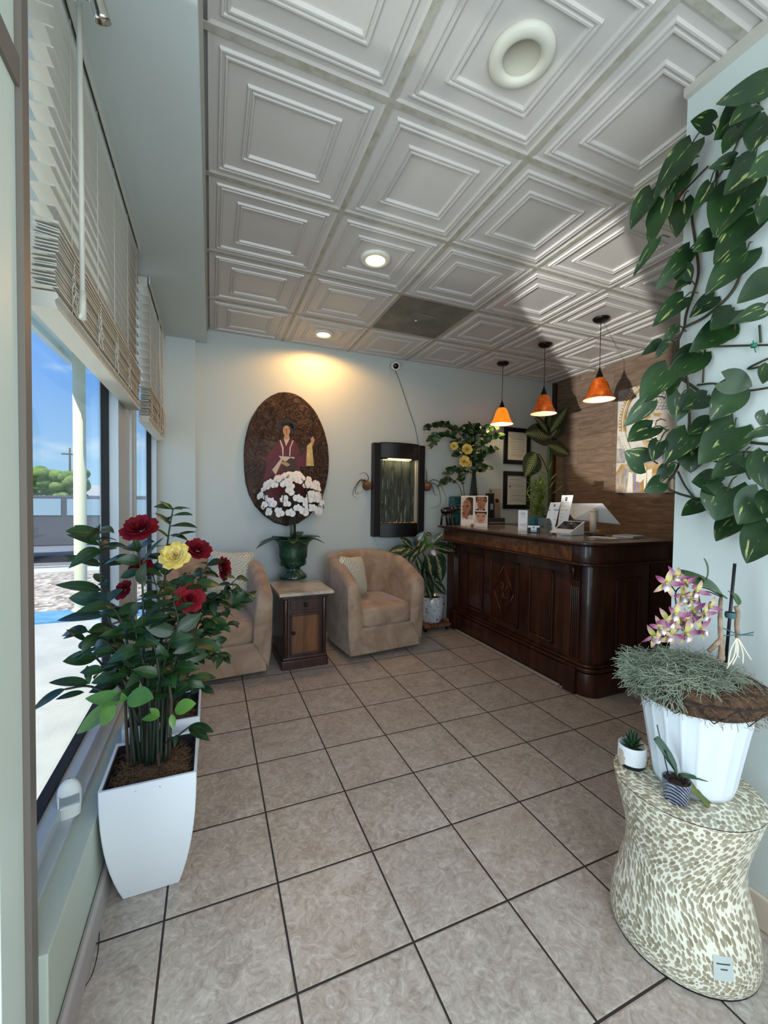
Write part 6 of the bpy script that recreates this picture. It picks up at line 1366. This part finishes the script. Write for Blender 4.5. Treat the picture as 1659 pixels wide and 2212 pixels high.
# the orchid: canes, stake, leaves, roots, flowers
zo = lambda x, y, d=1.16: at_d(1300 + x / 3.813, 1200 + y / 3.813, d)
cane = mat('orchid_cane', '#7a6350', .7, noise=(30, '#9c8670', .4, .6))
w = MB(); w.tube(curve([zo(985, 860), zo(985, 720), zo(975, 560), zo(975, 420), zo(985, 320)], 6), [.009, .0095, .008, .0085, .007, .0075, .007, .0075, .0065, .007, .006, .0065, .006, .006, .006, .005, .005, .005, .005, .005, .005, .005, .004, .004, .003], 8); w.tube(curve([zo(1120, 690, 1.17), zo(1110, 560, 1.17), zo(1120, 480, 1.17), zo(1105, 420, 1.17)], 4), .006, 7); w.tube([zo(985, 690), zo(880, 790)], [.007, .006], 7); w.build('canes', cane, mp_)
w = MB(); w.cyl(zo(1020, 880, 1.17), zo(1095, 66, 1.17), .0042, seg=8); w.build('stake', mat('stake_dark', '#12131c', .4), mp_)
w = MB()
for P in (((1110, 680), (1060, 780), (1040, 910)), ((1115, 680), (1120, 800), (1075, 900)), ((1120, 680), (1180, 780), (1230, 860)), ((1125, 690), (1160, 800), (1160, 890)), ((1105, 690), (1090, 820), (1030, 930)), ((1115, 700), (1110, 800), (1130, 840))): w.tube(curve([zo(*q, 1.15) for q in P], 5), .0022, 5)
w.build('aerial_roots', mat('root_white', '#cfc8b4', .6), mp_)
w = MB(); w.tube(curve([zo(1005, 600, 1.155), zo(1130, 650, 1.15), zo(1250, 632, 1.15)], 4), .0016, 5); w.tube(curve([zo(1000, 660, 1.155), zo(1100, 655, 1.15), zo(1245, 655, 1.15)], 4), .0016, 5); w.lathe([(.012, -.008), (.014, 0), (.012, .008)], zo(1060, 490, 1.165), 10); w.build('plant_ties', mat('tie_teal', '#34585a', .6), mp_)
w = MB()
for a, b_, wd, d0 in (((1000, 340), (680, 200), .42, 1.16), ((855, 200), (975, 92), .22, 1.15), ((1050, 300), (1110, 500), .25, 1.18), ((980, 330), (720, 240), .2, 1.18), ((780, 260), (900, 270), .4, 1.17)): p, q = zo(*a, d0), zo(*b_, d0 - .04); L_ = (q - p).length; w.leaf(p, (q - p) + Vector((0, 0, .06)), (0, -.6, 1), L_ * 1.1, L_ * wd, .35, .25, 'strap', 10)
w.build('orchid_leaves', leaf_mat('orchid_leaf2', '#223a1d', '#3c5a28'), mp_, solid=.0015)
w = MB()
for P in (((985, 330), (860, 270), (700, 250), (610, 300), (620, 480)), ((985, 340), (880, 300), (800, 310), (820, 450), (830, 580)), ((610, 300), (560, 230)), ((620, 450), (500, 560), (440, 640))): w.tube(curve([zo(*q, 1.13) for q in P], 5), .0018, 5)
w.build('flower_spikes', stem_d, mp_)
def petal_fn(stops):
    def fn(m, t, n, l, b, co):
        sp = n.new('ShaderNodeSeparateXYZ'); l(co.outputs['UV'], sp.inputs[0]); l(ramp(n, l, sp.outputs[1], stops), b.inputs['Base Color'])
    return fn
pg = mat('petal_greenish', '#a8a65c', .5, fn=petal_fn([(0, '#a9ac52'), (.45, '#b3a868'), (.8, '#a0787a'), (1, '#8a4a66')])); pp = mat('petal_purple', '#7c3a5c', .5, fn=petal_fn([(0, '#b3a870'), (.3, '#9a6a7a'), (.7, '#74305a'), (1, '#6a2850')])); plip = mat('lip_purple', '#6f4580', .5, noise=(40, '#d8cfc0', .45, .6))
proto = None
for (x, y, s, fx, fz) in ((530, 230, 1.15, -.7, .1), (610, 180, 1.0, -.2, .6), (660, 330, 1.1, -.2, -.1), (770, 290, 1.0, .1, .0), (750, 460, 1.05, 0, .1), (880, 420, .95, .3, -.1), (540, 540, 1.1, -.6, .2), (640, 560, 1.05, -.3, .4), (430, 660, 1.15, -.6, -.3), (690, 640, 1.2, 0, -.2), (810, 610, 1.1, .5, .2), (560, 650, 1.0, -.3, -.2), (720, 370, .9, .3, -.3), (480, 600, 1.0, -.5, .5), (600, 480, 1.0, -.2, .1), (840, 480, .9, .4, 0), (700, 540, 1.0, .1, .3), (690, 230, .9, .1, .5)):
    if proto is None:
        w = MB()
        for a, mi in ((90, 0), (18, 1), (162, 1), (234, 0), (306, 0)): a_ = radians(a); w.leaf((0, 0, 0), (cos(a_), sin(a_), .35), (0, 0, 1), .036, .0125, -.15 if mi else .3, .3, 'ovate', 7, mi=mi, twist=.4)
        w.leaf((0, 0, .002), (0, -.6, .8), (0, .8, .6), .02, .016, .7, .5, 'round', 6, mi=2); w.lathe([(0, 0), (.004, .002), (.004, .008), (0, .011)], (0, 0, 0), 8, mi=0); proto = w.build('spray_flower', [pg, pp, plip], mp_, world=False); o = proto
    else: o = proto.copy(); COL.objects.link(o); o.parent = mp_
    o.location = zo(x, y, 1.11 + r2.uniform(-.02, .02)) - Vector(mp_['_l']); o.rotation_euler = Vector((fx * .5 - .25, -.8, fz)).to_track_quat('Z', 'Y').to_euler(); o.rotation_euler.rotate_axis('Z', r2.uniform(-.6, .6)); o.scale = (s, s, s)

# small succulent and small orchid pots
sx_, sy_ = 1.196, .862
su = thing('succulent_pot', (sx_, sy_, SZ), 'small speckled white pot with black base and spiky green succulent', 'potted plant')
w = MB(); w.lathe([(0, 0), (.033, 0), (.036, .008), (.0375, .013)], (sx_, sy_, SZ + .0005), 40, mi=1); w.lathe([(.0375, .013), (.039, .03), (.0385, .06), (.038, .066), (.0362, .066), (.0362, .05), (0, .048)], (sx_, sy_, SZ + .0005), 40)
w.build('pot', [mat('speckled_pot', '#d7dadb', .5, noise=(300, '#a9adad', .62, .7)), black], su)
w = MB(); d_ = (CAM - Vector((sx_, sy_, CAM_H))).normalized(); base_a = atan2(d_.y, d_.x)
for (da, z, r_) in ((-.85, .044, .011), (-.85, .02, .014), (-.6, .032, .006)):
    w.grid(lambda u, v: Vector((sx_ + .0392 * cos(base_a + da + (r_ / .04) * v * cos(2 * pi * u)), sy_ + .0392 * sin(base_a + da + (r_ / .04) * v * cos(2 * pi * u)), SZ + z + r_ * v * sin(2 * pi * u))), 14, 2, uvs=False)
w.build('painted_dots', mat('tan_paint', '#b3a590', .5), su)
w = MB(); r3 = random.Random(5)
for k in range(34):
    t = k / 33; a = k * 2.4; el_ = lerp(.15, 1.35, t); L_ = lerp(.03, .055, t); w.leaf((sx_, sy_, SZ + .05 + .006 * t), (cos(a) * cos(el_), sin(a) * cos(el_), sin(el_)), (-cos(a) * sin(el_), -sin(a) * sin(el_), cos(el_)), L_, .011, -.2, .5, 'lance', 6)
w.build('succulent', leaf_mat('succulent_leaf', '#1b2f20', '#31502f'), su, solid=.002)
ox, oy = 1.170, .714
so = thing('small_orchid_pot', (ox, oy, SZ), 'tiny navy patterned pot with a leafy young orchid and one yellowing leaf', 'potted plant')
def navy_fn(m, t, n, l, b, co):
    uv = co.outputs['Object']; w1 = tex(n, l, 'Wave', mapping(n, l, uv, rot=(.9, .6, .4)), 60, Distortion=2); w2 = tex(n, l, 'Wave', mapping(n, l, uv, rot=(-.9, .3, -.7)), 60, Distortion=2)
    k = math_node(n, l, 'MAXIMUM', ramp(n, l, w1.outputs['Color'], [(.8, 0.0), (.9, 1.0)]), ramp(n, l, w2.outputs['Color'], [(.8, 0.0), (.9, 1.0)])); l(mixc(n, l, k, '#242a3c', '#8e93a0'), b.inputs['Base Color'])
w = MB(); w.lathe([(0, 0), (.0275, 0), (.029, .004), (.0335, .052), (.034, .056), (.0315, .056), (.030, .045), (0, .043)], (ox, oy, SZ + .0005), 36); w.build('pot', mat('navy_pattern', '#242a3c', .5, fn=navy_fn), so)
w = MB(); w.lathe([(0, .047), (.031, .045)], (ox, oy, SZ), 14); 
for k in range(14): a = k * 1.9; w.tube([(ox + .02 * cos(a), oy + .02 * sin(a), SZ + .048), (ox + .028 * cos(a + .8), oy + .028 * sin(a + .8), SZ + .055)], .003, 5)
w.build('bark_chips', mat('bark_chip', '#2a1d16', .9), so)
DO = DEP(ox, oy, SZ + .06)
w = MB()
for a, b_, wd, mi in (((570, 1700), (445, 1520), .5, 0), ((620, 1800), (500, 1600), .4, 0), ((615, 1795), (545, 1620), .42, 0), ((630, 1800), (920, 1880), .12, 0), ((640, 1815), (800, 1865), .16, 0), ((690, 1850), (960, 2115), .42, 1)): p, q = zo(*a, DO), zo(*b_, DO - .02); L_ = (q - p).length; w.leaf(p, (q - p) + Vector((0, 0, .01)), (0, -.6, .8) if mi == 0 else (-.3, -.5, 1), L_, L_ * wd, .1 if mi == 0 else .1, .25, 'strap', 8, mi)
w.build('orchid_leaves', [leafg, mat('yellowing_leaf', '#6e6a25', .5, noise=(18, '#4c5a24', .4, .6))], so, solid=.0012)
w = MB(); w.cyl(zo(545, 1790, DO + .01), zo(455, 1395, DO + .01), .0014, seg=6); w.build('stake', mat('stake_dark', '#12131c', .4), so)

# ------------------------------------------------------------------ climbing pothos on the right wall
A_ = lambda x, y, d: at_d(1300 + x / 4.022, 150 + y / 4.022, d)
B_ = lambda x, y, d: at_d(1300 + x / 4.022, 680 + y / 4.022, d)
po = thing('pothos_vine', (1.5, .8, .9), 'large variegated pothos vine climbing the pale wall at the right', 'climbing plant')
w = MB(); vines = [
    (A_, [(1020, 820), (960, 1100), (800, 1180), (785, 1300), (820, 1560), (835, 1800), (740, 2100), (720, 2220)]), (B_, [(720, 100), (640, 320), (740, 560), (760, 850), (740, 1100), (650, 1340), (570, 1500), (800, 1590), (920, 1590), (1050, 1530), (1280, 1560), (1620, 1570)]),
    (B_, [(900, 300), (880, 590)]), (B_, [(650, 540), (760, 600), (1050, 830), (1160, 1000), (1260, 1100), (1620, 1135)]), (B_, [(930, 280), (1200, 270), (1620, 258)]), (A_, [(1620, 1060), (1250, 1220), (1240, 1600), (1160, 1900), (930, 2130), (700, 2250)]), (B_, [(1130, 800), (1160, 1050), (1200, 1230), (1290, 1430)]), (B_, [(660, 1360), (720, 1480), (800, 1590)]), (B_, [(1620, 300), (1270, 470), (1620, 390)]), (B_, [(830, 610), (1000, 600), (1250, 660), (1620, 600)]), (B_, [(1010, 1150), (1200, 1190), (1620, 1190)]), (B_, [(900, 1245), (1080, 1300)]), (B_, [(1180, 1780), (1300, 1780), (1620, 1880)]), (B_, [(1020, 1480), (1200, 1540), (1380, 1590)]), (A_, [(1620, 400), (1380, 600), (1290, 740), (1320, 800)]), (A_, [(930, 840), (740, 1030), (660, 1130)]), (A_, [(1150, 460), (1190, 620), (1040, 900), (960, 1000)]), (A_, [(1350, 240), (1380, 400)]), (B_, [(1160, 80), (1165, 190)]), (B_, [(1370, 90), (1380, 240)])]
for fn_, P in vines:
    pts = []
    for i, (x, y) in enumerate(P):
        px = 1300 + x / 4.022; d = 1.40 if px < 1490 else lerp(1.40, 1.20, (px - 1490) / 170); pts.append(fn_(x, y, d))
    pts = [Vector((min(p.x, 1.492), p.y, p.z)) for p in pts]; r_ = .0045 if len(P) > 4 else .0032; w.tube(curve(pts, 6), r_, 6)
w.v = [(min(a, 1.497), b_, c) for a, b_, c in w.v]; w.build('vines', mat('vine_stem', '#2a3520', .6, noise=(20, '#4a4030', .4, .7)), po)
lf = MB(); pt = MB(); r4 = random.Random(12)
LV = [(A_, l_) for l_ in ((1460, 110, 1040, 280, 190), (1260, 320, 1010, 575, 250), (1300, 330, 1130, 450, 150), (955, 470, 795, 440, 150), (1460, 430, 1290, 690, 260), (1190, 520, 1055, 700, 140), (785, 640, 460, 1080, 200), (765, 845, 530, 1200, 140), (1150, 780, 940, 850, 110), (1330, 800, 1090, 1060, 230), (1460, 790, 1290, 930, 170), (435, 1050, 250, 1355, 165), (540, 1130, 400, 1510, 170), (700, 1150, 650, 1440, 160), (940, 990, 790, 1240, 100), (1215, 1010, 985, 1415, 330), (1345, 1270, 968, 1640, 250), (1460, 1130, 1370, 1330, 150), (960, 1460, 810, 1570, 170), (475, 1480, 275, 1775, 80), (765, 1560, 475, 1900, 140), (1260, 1580, 912, 1925, 230), (690, 1735, 770, 1860, 130), (735, 1840, 635, 1905, 80), (1460, 1800, 1200, 2010, 200), (712, 1985, 455, 2205, 150), (975, 1975, 780, 2135, 130), (1400, 2090, 1140, 2190, 130), (1140, 2100, 955, 2240, 190))]
LV += [(B_, l_) for l_ in ((640, 108, 520, 250, 70), (552, 250, 470, 375, 70), (520, 240, 358, 335, 90), (1115, 85, 775, 300, 220), (835, 330, 600, 545, 230), (575, 480, 332, 755, 230), (415, 750, 203, 965, 140), (432, 985, 222, 1085, 190), (362, 1285, 210, 1185, 200), (640, 560, 570, 705, 90), (690, 700, 650, 925, 190), (905, 720, 720, 810, 150), (1080, 570, 1320, 620, 190), (1145, 650, 960, 905, 240), (745, 1040, 540, 1285, 210), (500, 1110, 445, 1265, 130), (1155, 985, 855, 1275, 290), (945, 930, 760, 1030, 160), (790, 1185, 770, 1372, 200), (575, 1320, 480, 1440, 100), (512, 1455, 375, 1535, 140), (1225, 1265, 960, 1400, 200), (1010, 1480, 800, 1440, 240), (1460, 1230, 1415, 1520, 260), (865, 1640, 700, 1732, 130), (1090, 1530, 985, 1785, 300), (1375, 1590, 1190, 1815, 270), (1185, 1765, 985, 1950, 200), (1460, 1845, 1250, 2145, 270), (1430, 880, 1380, 960, 140), (1460, 1000, 1248, 1060, 90), (1460, 440, 1400, 580, 120), (1460, 1545, 1390, 1715, 150), (1255, 1240, 1300, 1340, 120))]
for fn_, (x0_, y0_, x1_, y1_, wd) in LV:
    px = 1300 + (x0_ + x1_) / 2 / 4.022; d = r4.uniform(1.33, 1.38) if px < 1490 else lerp(1.36, 1.13, (px - 1490) / 170) + r4.uniform(-.03, .01)
    p, q = fn_(x0_, y0_, d), fn_(x1_, y1_, d - r4.uniform(.0, .03)); L_ = (q - p).length
    vw = (CAM - p).normalized(); nr = (vw + Vector((r4.uniform(-.35, .35), r4.uniform(-.3, .3), r4.uniform(0, .45)))).normalized()
    lf.leaf(p, q - p, nr, L_, wd / 4.022 / F_PX * d * 1.15, .12, r4.uniform(.1, .3), 'heart', 12, twist=r4.uniform(-.15, .15))
    e = p + Vector((.02, .0, .0)) + (p - q).normalized() * L_ * r4.uniform(.25, .45) + Vector((.03, .01, r4.uniform(-.03, .03))); e.x = min(e.x, 1.49); pt.tube(curve([p, (p + e) / 2 + Vector((0, 0, .01)), e], 4), .0024, 5)
pt.v = [(min(a, 1.497), b_, c) for a, b_, c in pt.v]; pt.build('leaf_stalks', mat('stalk_green', '#39472a', .5), po); lf.v = [(min(a, 1.4925), b_, c) for a, b_, c in lf.v]; lf.build('foliage', lm_pothos, po)
w = MB()
for x, y in ((1320, 265), (615, 1310)): p = B_(x, y, 1.225 if x > 1000 else 1.39); w.lathe([(.007, -.006), (.0095, 0), (.007, .006)], p, 8); w.tube([p, p + Vector((.004, -.004, -.022))], .0014, 4); w.tube([p, p + Vector((-.008, -.002, .012))], .0014, 4)
w.build('plant_ties', mat('tie_green', '#1d6b50', .6), po)
p = A_(690, 1100, 1.36); w = MB(); w.leaf(A_(730, 1010, 1.36), A_(590, 1180, 1.35) - A_(730, 1010, 1.36), (0, -1, .2), (A_(590, 1180, 1.35) - A_(730, 1010, 1.36)).length, .022, .3, .7, 'ovate', 7); w.build('dried_leaf', mat('dry_leaf', '#4a1f16', .8), po)
# thin crack line in the tile by the left wall
w = MB(); w.tube(curve([at_z(205, 2001, .001), at_z(214, 2008, .001), at_z(213, 2040, .001), at_z(209, 2070, .001), at_z(197, 2110, .001), at_z(180, 2135, .001)], 5), .0012, 4); tag(w.build('floor_crack', black), 'thin dark crack line in the floor tiles by the left wall', 'crack')
